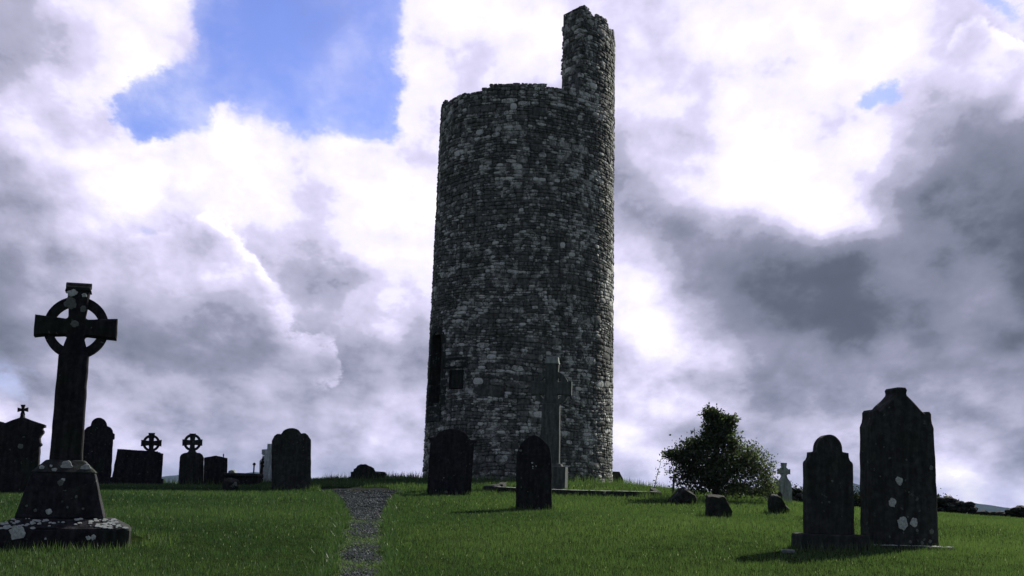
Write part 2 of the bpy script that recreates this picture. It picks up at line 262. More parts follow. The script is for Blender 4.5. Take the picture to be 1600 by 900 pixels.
# ------------------------------------------------------------------ object helpers
def mesh_from(name,verts,faces,mat,parent=None,smooth=False,tint=None,loc=None,kind=None,sharp=None):
    me=bpy.data.meshes.new(name); me.from_pydata([tuple(v) for v in verts],[],faces); me.materials.append(mat)
    if smooth: me.polygons.foreach_set('use_smooth',np.ones(len(me.polygons),bool))
    if sharp is not None and smooth: me.set_sharp_from_angle(angle=R(sharp))
    if tint is not None: me.attributes.new('tint','FLOAT','FACE').data.foreach_set('value',np.asarray(tint,np.float32))
    me.update(); return link(name,me,parent,loc,kind)
def link(name,me,parent=None,loc=None,kind=None):
    o=bpy.data.objects.new(name,me); COL.objects.link(o)
    if parent is not None: o.parent=parent
    if loc is not None: o.location=loc
    if kind: o['kind']=kind
    return o
def big_mesh(name,V,F,mat,parent=None,tint=None,kind=None,smooth=False):
    """V (n,3), F (m,k) numpy arrays"""
    V=np.asarray(V,np.float32); F=np.asarray(F,np.int32); k=F.shape[1]
    me=bpy.data.meshes.new(name); me.vertices.add(len(V)); me.vertices.foreach_set('co',V.ravel())
    me.loops.add(F.size); me.loops.foreach_set('vertex_index',F.ravel()); me.polygons.add(len(F))
    me.polygons.foreach_set('loop_start',np.arange(0,F.size,k,dtype=np.int32))
    try: me.polygons.foreach_set('loop_total',np.full(len(F),k,np.int32))
    except Exception: pass
    me.materials.append(mat); me.update(calc_edges=True)
    if smooth: me.polygons.foreach_set('use_smooth',np.ones(len(F),bool))
    if tint is not None: me.attributes.new('tint','FLOAT','FACE').data.foreach_set('value',np.asarray(tint,np.float32))
    return link(name,me,parent,None,kind)
def thing(name,label,cat,x,y,yaw=0,tilt=0,pitch=0,group=None,z=None):
    o=bpy.data.objects.new(name,None); COL.objects.link(o); o.empty_display_size=.2
    o.location=(x,y,gz(x,y) if z is None else z); o.rotation_euler=(R(pitch),R(tilt),R(yaw))
    o['label']=label; o['category']=cat
    if group: o['group']=group
    return o
def resample(pts,step):
    out=[]
    for i,(x,z) in enumerate(pts):
        x2,z2=pts[(i+1)%len(pts)]; L=math.hypot(x2-x,z2-z); n=max(1,int(round(L/step)))
        for k in range(n): out.append((x+(x2-x)*k/n,z+(z2-z)*k/n))
    return out
def arc(cx,cz,r,a0,a1,n=10,rz=None):
    rz=rz or r
    return [(cx+r*math.cos(R(a0+(a1-a0)*i/n)),cz+rz*math.sin(R(a0+(a1-a0)*i/n))) for i in range(n+1)]
def mirror(half):
    """half outline from the right foot up to the top -> closed outline"""
    l=[(-x,z) for x,z in reversed(half)]
    if abs(half[-1][0])<1e-6: l=l[1:]
    return half+l
def area(p): return .5*sum(p[i][0]*p[(i+1)%len(p)][1]-p[(i+1)%len(p)][0]*p[i][1] for i in range(len(p)))
def slab(name,pts,t,mat,parent,y=0,bevel=.012,step=.05,jit=.004,kind=None):
    """a thick carved stone slab from an outline in x,z"""
    p=resample(pts,step)
    if area(p)<0: p=p[::-1]
    s0=random.random()*50
    p=[(x+jit*2*mnoise.noise((x*9+s0,z*9,1.3)),z+jit*2*mnoise.noise((x*9,z*9+s0,7.1))) for x,z in p]
    n=len(p); nor=[]
    for i in range(n):
        a=Vector(p[i])-Vector(p[i-1]); c=Vector(p[(i+1)%n])-Vector(p[i])
        v=(Vector((a.y,-a.x)).normalized() if a.length>1e-9 else Vector((0,0)))+(Vector((c.y,-c.x)).normalized() if c.length>1e-9 else Vector((0,0)))
        nor.append(v.normalized() if v.length>1e-6 else Vector((0,0)))
    ins=[(p[i][0]-nor[i].x*bevel,p[i][1]-nor[i].y*bevel) for i in range(n)]
    V=[];F=[]
    for (ring,yy) in ((ins,-t/2),(p,-t/2+bevel),(p,t/2-bevel),(ins,t/2)):
        V+=[(x,y+yy,z) for x,z in ring]
    for k in range(3):
        for i in range(n):
            j=(i+1)%n; F.append((k*n+i,k*n+j,(k+1)*n+j,(k+1)*n+i))
    F.append(tuple(range(n-1,-1,-1))[::1]); F.append(tuple(range(3*n,4*n)))
    F=[f[::-1] if False else f for f in F]
    o=mesh_from(name,V,F,mat,parent,kind=kind)
    bm=bmesh.new(); bm.from_mesh(o.data); bmesh.ops.recalc_face_normals(bm,faces=bm.faces); bm.to_mesh(o.data); bm.free()
    return o
def block(name,sx,sy,z0,z1,mat,parent,taper=1.0,x=0,y=0,bevel=.015,jit=.006,tz=None,tapy=None):
    """a worn rectangular block, optionally tapering upwards"""
    bm=bmesh.new(); nx,ny,nz=max(2,int(sx/.12)),max(2,int(sy/.12)),max(2,int((z1-z0)/.12))
    bmesh.ops.create_cube(bm,size=1)
    bmesh.ops.bevel(bm,geom=list(bm.edges),offset=bevel/max(.2,min(sx,sy,z1-z0)),segments=2,profile=.6,affect='EDGES')
    es=[e for e in bm.edges if e.calc_length()>.5]
    bmesh.ops.subdivide_edges(bm,edges=es,cuts=4,use_grid_fill=True)
    s0=random.random()*40
    tapy=taper if tapy is None else tapy
    for v in bm.verts:
        u=v.co.z+.5; k=1+(taper-1)*u; k2=1+(tapy-1)*u
        X,Y,Z=v.co.x*sx*k+x,v.co.y*sy*k2+y,z0+u*(z1-z0)
        nn=mnoise.noise_vector((X*5+s0,Y*5,Z*5))*jit
        v.co=(X+nn.x,Y+nn.y,Z+nn.z)
    me=bpy.data.meshes.new(name); bm.to_mesh(me); bm.free(); me.materials.append(mat); return link(name,me,parent)
def disc_patch(name,parent,x,z,r,y,mat,face='front',n=18,kind=None,rx=1.):
    """a thin ragged crust of lichen lying on a face"""
    s0=random.random()*90; V=[];F=[]
    for ring,(f,h) in enumerate(((1.,0.),(.93,.004),(.55,.006))):
        for i in range(n):
            a=2*math.pi*i/n; rr=r*f*(1+1.0*(.34*mnoise.noise((math.cos(a)*1.6+s0,math.sin(a)*1.6,2)))+.22*mnoise.noise((math.cos(a)*5+s0,math.sin(a)*5,5)))
            du,dv=rr*rx*math.cos(a),rr*math.sin(a)
            V.append((x+du,y-h,z+dv) if face=='front' else (x+du,z+dv,y+h))
    for k in range(2):
        for i in range(n): j=(i+1)%n; F.append((k*n+i,k*n+j,(k+1)*n+j,(k+1)*n+i))
    F.append(tuple(range(2*n,3*n)))
    if face!='front': F=[f for f in F]
    return mesh_from(name,V,F,mat,parent,kind=kind)
def join_geo(items):
    V=[];F=[]
    for v,f in items:
        o=len(V); V+=v; F+=[tuple(i+o for i in q_) for q_ in f]
    return V,F
def lathe_geo(profile,n=14,x=0,y=0):
    V=[];F=[]
    for r,z in profile:
        for i in range(n): a=2*math.pi*i/n; V.append((x+r*math.cos(a),y+r*math.sin(a),z))
    for k in range(len(profile)-1):
        for i in range(n): j=(i+1)%n; F.append((k*n+i,k*n+j,(k+1)*n+j,(k+1)*n+i))
    F.append(tuple(range(n-1,-1,-1))); F.append(tuple(range((len(profile)-1)*n,len(profile)*n)))
    return V,F
def tube_geo(pts,radii,n=6):
    V=[];F=[]
    for i,p in enumerate(pts):
        p=Vector(p); t=(Vector(pts[min(i+1,len(pts)-1)])-Vector(pts[max(i-1,0)])).normalized()
        a=t.cross(Vector((.3,.9,.2))).normalized(); c=t.cross(a)
        for k in range(n):
            an=2*math.pi*k/n; V.append(tuple(p+(a*math.cos(an)+c*math.sin(an))*radii[i]))
    for i in range(len(pts)-1):
        for k in range(n): j=(k+1)%n; F.append((i*n+k,i*n+j,(i+1)*n+j,(i+1)*n+k))
    F.append(tuple(range(n-1,-1,-1))); F.append(tuple(range((len(pts)-1)*n,len(pts)*n)))
    return V,F
def celtic_head(parent,cx,cz,arm,hw,top,bot,ro,ri,t,mat,ring_t=.7,pit=.0,vw=None,flare=1.0,name='cross',foot=None):
    """ringed cross: arms with hollowed armpits, and the ring as a part of its own"""
    vw=vw or hw; p=[]; e=pit
    q1=[(cx+(foot or vw),cz-bot),(cx+vw,cz-hw-e)]
    if e>0: q1+=[(cx+vw+e*(1-math.cos(R(a))),cz-hw-e+e*math.sin(R(a))) for a in (20,45,70)]
    q1+=[(cx+vw+e,cz-hw),(cx+arm,cz-hw*flare),(cx+arm,cz+hw*flare),(cx+vw+e,cz+hw)]
    if e>0: q1+=[(cx+vw+e*(1-math.sin(R(a))),cz+hw+e-e*math.cos(R(a))) for a in (20,45,70)]
    q1+=[(cx+vw,cz+hw+e),(cx+vw*flare,cz+top)]
    full=q1+[(2*cx-x,z) for x,z in reversed(q1)]
    slab(name,full,t,mat,parent,step=.06,jit=.003)
    n=48;V=[];F=[];tt=t*ring_t/2
    for r,yy in ((ri,-tt),(ro,-tt),(ro,tt),(ri,tt)):
        for i in range(n): a=2*math.pi*i/n; V.append((cx+r*math.cos(a),yy,cz+r*math.sin(a)))
    for k in range(4):
        for i in range(n): j=(i+1)%n; k2=(k+1)%4; F.append((k*n+i,k*n+j,k2*n+j,k2*n+i))
    o=mesh_from('ring',V,F,mat,parent)
    bm=bmesh.new(); bm.from_mesh(o.data); bmesh.ops.recalc_face_normals(bm,faces=bm.faces); bm.to_mesh(o.data); bm.free()

def scaled(pts,ppm): return [(x/ppm,z/ppm) for x,z in pts]
def sunk(half,d=.15):
    return [(half[0][0],-d)]+half

# ================================================================== THE SETTING
def axis(lo,hi,step,far):
    a=list(np.arange(lo,hi+step/2,step)); s=step; x=a[-1]; up=[]
    while x<far: s*=1.22; x+=s; up.append(x)
    s=step; x=a[0]; dn=[]
    while x>-far: s*=1.22; x-=s; dn.append(x)
    return np.array(dn[::-1]+a+up)
gx=axis(-16,18,.2,5600); gy=axis(6,48,.2,5600)
X,Y=np.meshgrid(gx,gy); Z=ground(X,Y)
near=(X>-17)&(X<19)&(Y>5)&(Y<49)
Z=Z-np.where(near&in_path(X,Y),.05,0.)
for_n=np.array([0.])
rough=.004*np.sin(X*5.3+np.sin(Y*3.1)*2)+.004*np.sin(Y*4.7+np.sin(X*4.1)*2)
Z=Z+np.where(near,rough,0)
nx_,ny_=len(gx),len(gy); idx=np.arange(nx_*ny_).reshape(ny_,nx_)
F=np.stack([idx[:-1,:-1],idx[:-1,1:],idx[1:,1:],idx[1:,:-1]],-1).reshape(-1,4)
big_mesh('ground',np.stack([X,Y,Z],-1).reshape(-1,3),F,M['ground'],kind='structure',smooth=True)
# path sheet, lying in the shallow trough between the lawn edges
ys=np.arange(3,29.2,.12); L_,R_=path_edges(ys); nw=9
V=[];
for yy,l,r in zip(ys,L_,R_):
    for i in range(nw):
        xx=l-.05+(r-l+.1)*i/(nw-1); V.append((xx,yy,gz(xx,yy)-.02+.012*math.sin(xx*9+yy*7)))
idx=np.arange(len(V)).reshape(len(ys),nw)
F=np.stack([idx[:-1,:-1],idx[:-1,1:],idx[1:,1:],idx[1:,:-1]],-1).reshape(-1,4)
big_mesh('path',V,F,M['path'],kind='structure',smooth=True)
def moss_band(x,y):
    return (np.exp(-((y-13.5-.3*np.sin(x*5))/.55)**2)+np.exp(-((y-11.2+.3*np.sin(x*4))/.35)**2)+.5*np.exp(-((y-16.2)/.3)**2))
# gravel pebbles
n=22000; py_=9.2+rng.random(n)**1.6*19; l,r=path_edges(py_); px_=l+(r-l)*rng.random(n)
keep=rng.random(n)>moss_band(px_,py_)*.5+.5*np.exp(-(np.minimum(px_-l,r-px_)/.06)**2); px_,py_=px_[keep],py_[keep]; n=len(px_)
s=(.006+.011*rng.random(n)**2)*(1+(py_-9)*.03); pz=ground(px_,py_)-.02
base=np.array([(1,0,0),(0,1,0),(-1,0,0),(0,-1,0),(0,0,1),(0,0,-1)],float)
ang=rng.random(n)*6.28; ca,sa=np.cos(ang),np.sin(ang)
B=base[None]*(1+.45*(rng.random((n,6,3))-.5)); B=B*np.stack([s*1.2,s*.9,s*.65],-1)[:,None,:]
Vp=np.stack([B[...,0]*ca[:,None]-B[...,1]*sa[:,None]+px_[:,None],B[...,0]*sa[:,None]+B[...,1]*ca[:,None]+py_[:,None],B[...,2]+pz[:,None]+s[:,None]*.3],-1)
Fo=np.array([(0,1,4),(1,2,4),(2,3,4),(3,0,4),(1,0,5),(2,1,5),(3,2,5),(0,3,5)])
Fp=(Fo[None]+(np.arange(n)*6)[:,None,None]).reshape(-1,3)
big_mesh('gravel',Vp.reshape(-1,3),Fp,M['gravel'],kind='stuff',tint=np.repeat(rng.random(n)**1.5,8))
# far hills
def hill(cx,cy,rx,ry,h,seed):
    V=[];n1,n2=60,14
    for j in range(n2+1):
        v=j/n2
        for i in range(n1+1):
            u=i/n1*2-1; e=(1-u*u)*math.sin(math.pi*v)
            hh=h*max(e,0)**1.25*(1+.35*mnoise.noise((u*3+seed,v*2,1))+.12*mnoise.noise((u*11+seed,v*4,2)))
            V.append((cx+u*rx,cy+(v*2-1)*ry,-9+1.55+max(0,hh)-(2 if hh<=0 else 0)))
    idx=np.arange(len(V)).reshape(n2+1,n1+1)
    F=np.stack([idx[:-1,:-1],idx[:-1,1:],idx[1:,1:],idx[1:,:-1]],-1).reshape(-1,4)
    big_mesh('hill',V,F,M['hill'],kind='structure',smooth=True)
hill(1640,4400,230,300,27,1); hill(1320,4700,330,320,92,2); hill(-1050,4800,520,350,58,3); hill(-1800,4500,600,300,40,4); hill(600,5000,900,300,26,5); hill(2500,4600,700,300,22,6)

# ================================================================== THE ROUND TOWER
TX,TYc=.35,39.; ZB=1.55
def trad(z): return 2.985-.0095*(z-1.9)
RIM=[(-180,13.9),(-120,14.0),(-85,14.16),(-60,14.05),(-51,14.04),(-36,14.02),(-28,14.1),(-19,14.19),(3,14.16),(12,14.08),(24,14.12),(36,14.16),(60,14.2),(120,14.1),(180,13.9)]
FR0,FR1=35.,118.
FTOP=[(35,17.02),(40,16.98),(45,16.80),(52,16.93),(60,16.88),(65,16.66),(75,16.74),(88,16.58),(118,16.2)]
def wallpt(th,z,off): # off outward from the nominal face
    r=trad(z)+off; a=R(th); return (r*math.sin(a),-r*math.cos(a),z-1.9)
def rim(th):
    if FR0<=th<=FR1: return float(np.interp(th,[p[0] for p in FTOP],[p[1] for p in FTOP]))
    return float(np.interp(th,[p[0] for p in RIM],[p[1] for p in RIM]))
tower=thing('round_tower','ruined grey stone round tower with a tall jagged wall fragment rising from its right rim','tower',TX,TYc,z=1.9)
# openings: (th0, th1, z0, z1, arched?)
DOOR=(-72.5,-56.5,4.18,6.50); NICHE=(-47.5,-36.5,4.68,5.28)
def in_open(th,z,mth=0,mz=0):
    a,c,z0,z1=DOOR
    if a-mth<th<c+mth and z0-mz<z<z1+mz:
        hw=(c-a)/2; cc=(a+c)/2; zs=z1-.40
        if z<=zs or ((th-cc)/(hw+mth))**2+((z-zs)/(.40+mz))**2<1: return 1
    a,c,z0,z1=NICHE
    if a-mth<th<c+mth and z0-mz<z<z1+mz: return 2
    return 0
# core of the wall (mortar), with the doorway and the small recess left open
ths=list(np.arange(-180,180,2.0)); dth=2.0; nz=64
V=[];F=[];vid={}
def vtx(key,p):
    if key not in vid: vid[key]=len(V); V.append(p)
    return vid[key]
def zc(th,k): return ZB+(rim(th)-.06-ZB)*k/nz
def core(th,k,off,tag):
    z=zc(th,k); rz=(tag,round(th,1) if th<180 else -180.,k); return vtx(rz,wallpt(th,z,off))
for t0 in ths:
    t1=t0+dth; t1k=t1 if t1<180 else -180.
    for k in range(nz):
        # the fragment is a real step: use the same column heights on both sides of a cell
        zz=[ZB+(rim(t0+1)-.06-ZB)*(k+i)/nz for i in (0,1)]
        if in_open(t0+1,sum(zz)/2): continue
        F.append(tuple(vtx((t,round(z,3),'o'),wallpt(t,z,-.012)) for t,z in ((t0,zz[0]),(t1k,zz[0]),(t1k,zz[1]),(t0,zz[1]))))
    za,zb=ZB,rim(t0+1)-.06; zin=max(za,zb-3.6); inn=-.95 if FR0<=t0+1<=FR1 else -1.05
    F.append(tuple(vtx((t,round(z,3),inn),wallpt(t,z,inn)) for t,z in ((t0,zin),(t0,zb),(t1k,zb),(t1k,zin))))
    F.append((vtx((t0,round(zb,3),'o'),wallpt(t0,zb,-.022)),vtx((t1k,round(zb,3),'o'),wallpt(t1k,zb,-.022)),vtx((t1k,round(zb,3),inn),wallpt(t1k,zb,inn)),vtx((t0,round(zb,3),inn),wallpt(t0,zb,inn))))
for th in (FR0,FR1): # broken ends of the fragment
    t=round(th/2)*2-1 if th==FR0 else round(th/2)*2
    t=34. if th==FR0 else 118.
    zt=16.9 if th==FR0 else 16.5
    F.append(tuple(vtx((th,z,o_),wallpt(t,z,o_)) for z,o_ in ((13.8,-.05),(zt,-.05),(zt,-.93),(13.8,-.93))))
# floor of the hollow top
F.append(tuple(vtx((t,'fl'),wallpt(t,10.6,-1.04)) for t in np.arange(-180,180,10)))
mesh_from('wall',V,F,M['mortar'],tower,tint=[.45]*len(F))
# reveals of the doorway and the recess
def reveal(nm,a,c,z0,z1,depth,arched):
    pts=[(a,z0),(c,z0)]
    if arched:
        zs=z1-.40; cc=(a+c)/2; hw=(c-a)/2
        pts+=[(cc+hw*math.cos(R(x)),zs+.40*math.sin(R(x))) for x in range(0,181,20)]
    else: pts+=[(c,z1),(a,z1)]
    n=len(pts); V=[wallpt(t,z,.0) for t,z in pts]+[wallpt(t,z,-depth) for t,z in pts]
    F=[(i,(i+1)%n,n+(i+1)%n,n+i) for i in range(n)]+[tuple(range(n,2*n))]
    return mesh_from(nm,V,F,M['cut'],tower)
reveal('doorway',*DOOR,.95,True); reveal('window_recess',*NICHE,.08,False)

def stone_geo(surf,u0,u1,v0,v1,proud,rg,n=10):
    """one rubble stone bulging out of a surface; surf(u,v,h) -> point"""
    cu,cv=(u0+u1)/2,(v0+v1)/2; au,av=(u1-u0)/2,(v1-v0)/2; ex=rg.uniform(2.6,7); ph=rg.random()*.6
    ang=[2*math.pi*(i+ph)/n for i in range(n)]; rr=[]
    for a in ang:
        ca,sa=abs(math.cos(a)),abs(math.sin(a)); k=(ca**ex+sa**ex)**(-1/ex); rr.append(k*rg.uniform(.84,1.05))
    V=[];tl=rg.uniform(-.3,.3);tl2=rg.uniform(-.35,.25)
    for f,h in ((1.03,-.06),(1.,proud*.6),(.80,proud)):
        for a,r0 in zip(ang,rr):
            x,y=math.cos(a)*r0*f,math.sin(a)*r0*f
            hh=h if h<0 else h*(1+tl*x+tl2*y+rg.uniform(-.18,.18))
            V.append(surf(cu+x*au,cv+y*av,hh))
    V.append(surf(cu+rg.uniform(-.2,.2)*au,cv+rg.uniform(-.2,.2)*av,proud*rg.uniform(.85,1.15)))
    F=[]
    for k in range(2):
        for i in range(n): j=(i+1)%n; F.append((k*n+i,k*n+j,(k+1)*n+j,(k+1)*n+i))
    for i in range(n): F.append((2*n+i,2*n+(i+1)%n,3*n))
    return V,F
rg=random.Random(11)
stones=[]   # (score, V, F, tint)
def tsurf(u,v,h): # u arc length at radius 3, v world z
    return wallpt(math.degrees(u/2.95),v,h)
def add_stone(surf,u0,u1,v0,v1,proud,vis,tint):
    g=.004
    Vv,Ff=stone_geo(surf,u0+g,u1-g,v0+g,v1-g,proud,rg); stones.append(((u1-u0)*(v1-v0)*vis,Vv,Ff,tint))
def tint_(): return min(1,max(0,rg.gauss(.5,.23)))
C2=math.pi*2.95
def zwarp(u,v): return v+.045*math.sin(u*.9+v*.7)+.025*math.sin(u*2.3-v*1.9+1)+.02*mnoise.noise((u*1.6,v*1.6,3.3))
def split(u0,u1,v0,v1,depth=0):
    w,h=u1-u0,v1-v0
    hm=rg.choice((.12,.15,.19,.24,.30,.38)); ar=rg.uniform(1.4,3.4)
    if h>max(hm,.11) and not (h<.30 and rg.random()<.10):
        m_=v0+h*rg.uniform(.34,.66); split(u0,u1,v0,m_,depth+1); split(u0,u1,m_,v1,depth+1); return
    if w>h*ar+.05 and w>.2:
        m_=u0+w*rg.uniform(.3,.7); split(u0,m_,v0,v1,depth+1); split(m_,u1,v0,v1,depth+1); return
    um,vm=(u0+u1)/2,(v0+v1)/2; thm=math.degrees(um/2.95); z0,z1=zwarp(um,v0),zwarp(um,v1)
    if z0+h*.45>=rim(thm) or ((thm<-128 or thm>128) and vm<13): return
    if in_open(thm,(z0+z1)/2,math.degrees(w/2/2.95)*.75+.8,h*.35): return
    add_stone(lambda u,v,hh:wallpt(math.degrees(u/2.95),zwarp(u,v),hh),u0,u1,v0,v1,rg.uniform(.004,.032),max(0,math.cos(R(thm)*.95)),tint_())
v=ZB
while v<17.2:
    ph=rg.choice((.42,.55,.7,.85)); u=-C2-rg.uniform(0,1.2)
    while u<C2:
        pw=rg.uniform(.9,2.6); split(max(u,-C2),min(u+pw,C2),v,v+ph); u+=pw
    v+=ph
# the broken end of the fragment: flat coursed rubble, radial
def esurf(u,v,h):
    th=34.6-math.degrees(h/2.4); r=2.9-u; a=R(th); return (r*math.sin(a),-r*math.cos(a),v-1.9)
z=13.95
while z<16.8:
    hc=rg.uniform(.09,.19); u=rg.uniform(-.02,.06)
    while u<1.02:
        w=min(rg.uniform(.14,.42),1.02+rg.uniform(-.06,.11)-u)
        if w<.06: break
        if z+hc<16.98-.22*max(0,u-.2): add_stone(esurf,u,u+w,z,z+hc,rg.uniform(.02,.07),.8,tint_())
        u+=w
    z+=hc
# loose rubble along the broken top
def tops(u,v,h): # lies on the rim: u arc, v radial depth
    th=math.degrees(u/2.95); a=R(th); r=2.9-v; return (r*math.sin(a),-r*math.cos(a),rim(th)-.07+h-1.9)
u=-C2
while u<C2-.3:
    w=rg.uniform(.16,.42)
    for v0 in (0.02,.36,.70):
        if rg.random()<.85: add_stone(tops,u,u+w,v0,v0+rg.uniform(.26,.34),rg.uniform(.03,.085),.12,tint_())
    u+=w
stones.sort(key=lambda s_:-s_[0])
for sc_,Vv,Ff,t in stones[:300]:
    c=np.mean(np.array(Vv),0); mesh_from('stone',[tuple(np.array(p)-c) for p in Vv],Ff,M['tower'],tower,smooth=True,tint=[t]*len(Ff),loc=tuple(c),sharp=50)
V,F=join_geo([(s_[1],s_[2]) for s_ in stones[300:]])
tt=[];[tt.extend([s_[3]]*len(s_[2])) for s_ in stones[300:]]
mesh_from('rubble_stonework',V,F,M['tower'],tower,smooth=True,tint=tt,kind='stuff',sharp=50)
# dressed stones round the doorway, lintel and sill, and a lintel over the recess
def dressed(nm,th0,th1,z0,z1,proud=.03):
    n=3;V=[];F=[];e=.012
    g=[]
    for f,h in ((1.,-.08),(1.,proud-.01),(.94,proud)):
        row=[]
        for (i,j) in [(i,0) for i in range(n)]+[(n,j) for j in range(n)]+[(n-i,n) for i in range(n)]+[(0,n-j) for j in range(n)]:
            u=(i/n-.5)*f+.5; v=(j/n-.5)*f+.5; row.append(len(V)); V.append(wallpt(th0+(th1-th0)*u,z0+(z1-z0)*v,h+rg.uniform(-.004,.004)))
        g.append(row)
    m=len(g[0])
    for k in range(2):
        for i in range(m): j=(i+1)%m; F.append((g[k][i],g[k][j],g[k+1][j],g[k+1][i]))
    F.append(tuple(g[2]))
    mesh_from(nm,V,F,M['cut'],tower)
z=4.18
while z<6.05:
    h=rg.uniform(.28,.46); h=min(h,6.10-z)
    dressed('jamb_stone',DOOR[1]+.25,DOOR[1]+rg.uniform(3.5,7),z+.01,z+h-.01); dressed('jamb_stone',DOOR[0]-rg.uniform(3.5,6),DOOR[0]-.25,z+.01,z+h-.01); z+=h
cc=(DOOR[0]+DOOR[1])/2; hw=(DOOR[1]-DOOR[0])/2
for i in range(5): # arch stones
    V=[];a0,a1=i*36+1,(i+1)*36-1
    for h in (-.08,.03):
        for rr_,aa in ((1.02,a0),(1.02,(a0+a1)/2),(1.02,a1),(1.5,a1),(1.5,(a0+a1)/2),(1.5,a0)):
            V.append(wallpt(cc+hw*rr_*math.cos(R(aa)),6.10+.40*rr_*math.sin(R(aa)),h))
    F=[(0,1,4,5),(1,2,3,4),(6,7,10,11),(7,8,9,10)]+[(k,(k+1)%6,6+(k+1)%6,6+k) for k in range(6)]
    mesh_from('arch_stone',V,F,M['cut'],tower)
dressed('door_sill',DOOR[0]-3,DOOR[1]+2.5,3.70,4.17,.05)
dressed('lintel',NICHE[0]-7,NICHE[1]+3.5,5.30,5.62,.035)

# ================================================================== GRAVE MARKERS
# --- big ringed cross, left foreground
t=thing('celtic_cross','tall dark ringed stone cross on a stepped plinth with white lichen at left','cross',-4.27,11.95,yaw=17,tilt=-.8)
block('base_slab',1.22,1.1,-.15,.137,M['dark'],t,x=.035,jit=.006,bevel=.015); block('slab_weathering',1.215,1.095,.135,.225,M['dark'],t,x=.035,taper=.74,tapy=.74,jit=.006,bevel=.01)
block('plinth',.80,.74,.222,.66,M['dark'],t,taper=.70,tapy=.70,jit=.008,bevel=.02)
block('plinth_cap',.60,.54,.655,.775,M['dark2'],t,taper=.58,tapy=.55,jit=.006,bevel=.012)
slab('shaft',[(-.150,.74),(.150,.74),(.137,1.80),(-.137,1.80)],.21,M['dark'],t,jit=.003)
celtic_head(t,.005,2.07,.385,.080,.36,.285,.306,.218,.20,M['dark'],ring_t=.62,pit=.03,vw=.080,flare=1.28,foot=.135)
slab('cap_house',[(-.125,2.425),(.125,2.425),(.128,2.33),(.105,2.47),(-.105,2.47),(-.128,2.33)][:2]+[(.108,2.475),(-.108,2.475)],.225,M['mid'],t,jit=.003)
V,F=lathe_geo([(.026,-.122),(.032,-.118),(.032,.118),(.026,.122)],12)
mesh_from('cap_roll',[(z_,x_,y_) for x_,y_,z_ in V],F,M['dark2'],t,loc=(0,0,2.49))
# lichen crusts on it
def pf(z): return -.37*(1-.30*(z-.222)/.438)-.004
for (x,z,r,mt) in ((-.02,.56,.030,'lichen_dim'),(.0,.585,.018,'lichen_grey'),(-.10,.29,.028,'lichen_grey'),(-.22,.30,.016,'lichen_dim'),(.13,.43,.014,'lichen_dim'),(.20,.32,.012,'lichen_dim'),(.06,.33,.011,'lichen_dim'),(-.3,.34,.012,'lichen_dim')):
    disc_patch('lichen_patch',t,x,z,r,pf(z)-.004,M[mt])
for (x,z,r,mt,rx) in ((.02,.715,.045,'lichen',1.3),(.19,.705,.030,'lichen',1.5),(-.085,.68,.018,'lichen',1.4),(-.12,.715,.013,'lichen_grey',1),(-.2,.70,.02,'lichen_grey',1.2)):
    u=(z-.655)/.12; disc_patch('lichen_patch',t,x,z,r,-.27*(1-.45*u)-.010,M[mt],rx=rx)
items=[]
r5=random.Random(5)
for i in range(95):
    x=r5.choice((r5.uniform(-.52,.62),r5.uniform(.38,.62),r5.uniform(-.53,-.2))); ff=r5.random(); y=-.545+.14*ff; r_=r5.uniform(.004,.017); zt=.139+.088*ff; x*=1-.2*ff
    n=10;s0=i*3.1; vv=[]
    for f,h in ((1,0),(.85,.004)):
        for k in range(n):
            a=6.283*k/n; rr=r_*f*(1+.4*mnoise.noise((math.cos(a)*2+s0,math.sin(a)*2,1))); vv.append((x+rr*1.7*math.cos(a),y+rr*.9*math.sin(a),zt+rr*.56*math.sin(a)+h))
    items.append((vv,[(k,(k+1)%n,n+(k+1)%n,n+k) for k in range(n)]+[tuple(range(n,2*n))]))
V,F=join_geo(items); mesh_from('lichen_crust',V,F,M['lichen'],t,kind='stuff')
for (x,z,r,mt,rx) in ((-.345,.10,.062,'lichen_grey',1.1),(.27,.06,.022,'lichen_grey',1),(.315,.065,.026,'lichen_grey',.8),(-.1,.05,.01,'lichen_grey',1)):
    disc_patch('lichen_patch',t,x,z,r,-.556,M[mt],rx=rx)
for (x,z,r,mt,rx) in ((-.06,2.30,.058,'lichen_dim',1),(.06,2.25,.034,'lichen_dim',.9),(-.01,2.10,.034,'lichen_dim',1.1),(-.055,2.40,.034,'lichen_grey',1.5),(.06,2.385,.02,'lichen_grey',1.3)):
    disc_patch('lichen_patch',t,x,z,r,-.101-(.012 if z>2.36 else 0),M[mt],rx=rx)

# --- pedimented monument with a small cross, far left
t=thing('pedimented_headstone','broad dark gabled headstone with scrolled sides and a tiny cross on its peak','headstone',-8.30,21.1,yaw=16,tilt=-3)
pp=91
half=sunk(scaled([(27,0),(27,30),(27.5,73),(30,74.5),(30.5,77),(28,80),(27.5,86),(29,90),(32,94),(32.5,97),(30.5,100),(30.5,102),(34.5,103),(34.5,106.5),(17,113),(3.2,118.5),(2.6,122),(2.2,124)],pp))
slab('body',mirror(half+[(0,124.5/pp)]),.26,M['dark'],t,step=.04)
c=8.5/pp
patee=[]
for k in range(4):
    a=math.pi/2*k
    for (r_,da) in ((.30,-math.pi/4),(1.0,-.42),(1.0,.42)):
        patee.append((c*r_*math.cos(a+da),131/pp+c*r_*math.sin(a+da)))
slab('finial_cross',patee,.09,M['dark'],t,step=.03,jit=.001,bevel=.006)
disc_patch('lichen_patch',t,0.0,74/pp,.045,-.131,M['lichen_dim'])
t=thing('round_headstone','dark round-shouldered headstone cut by the left edge, behind the gabled monument','headstone',-9.42,22.6,tilt=-2)
slab('body',mirror(sunk([(.36,0),(.36,1.05)])+arc(0,1.05,.36,0,90,9,.24)),.16,M['dark'],t)
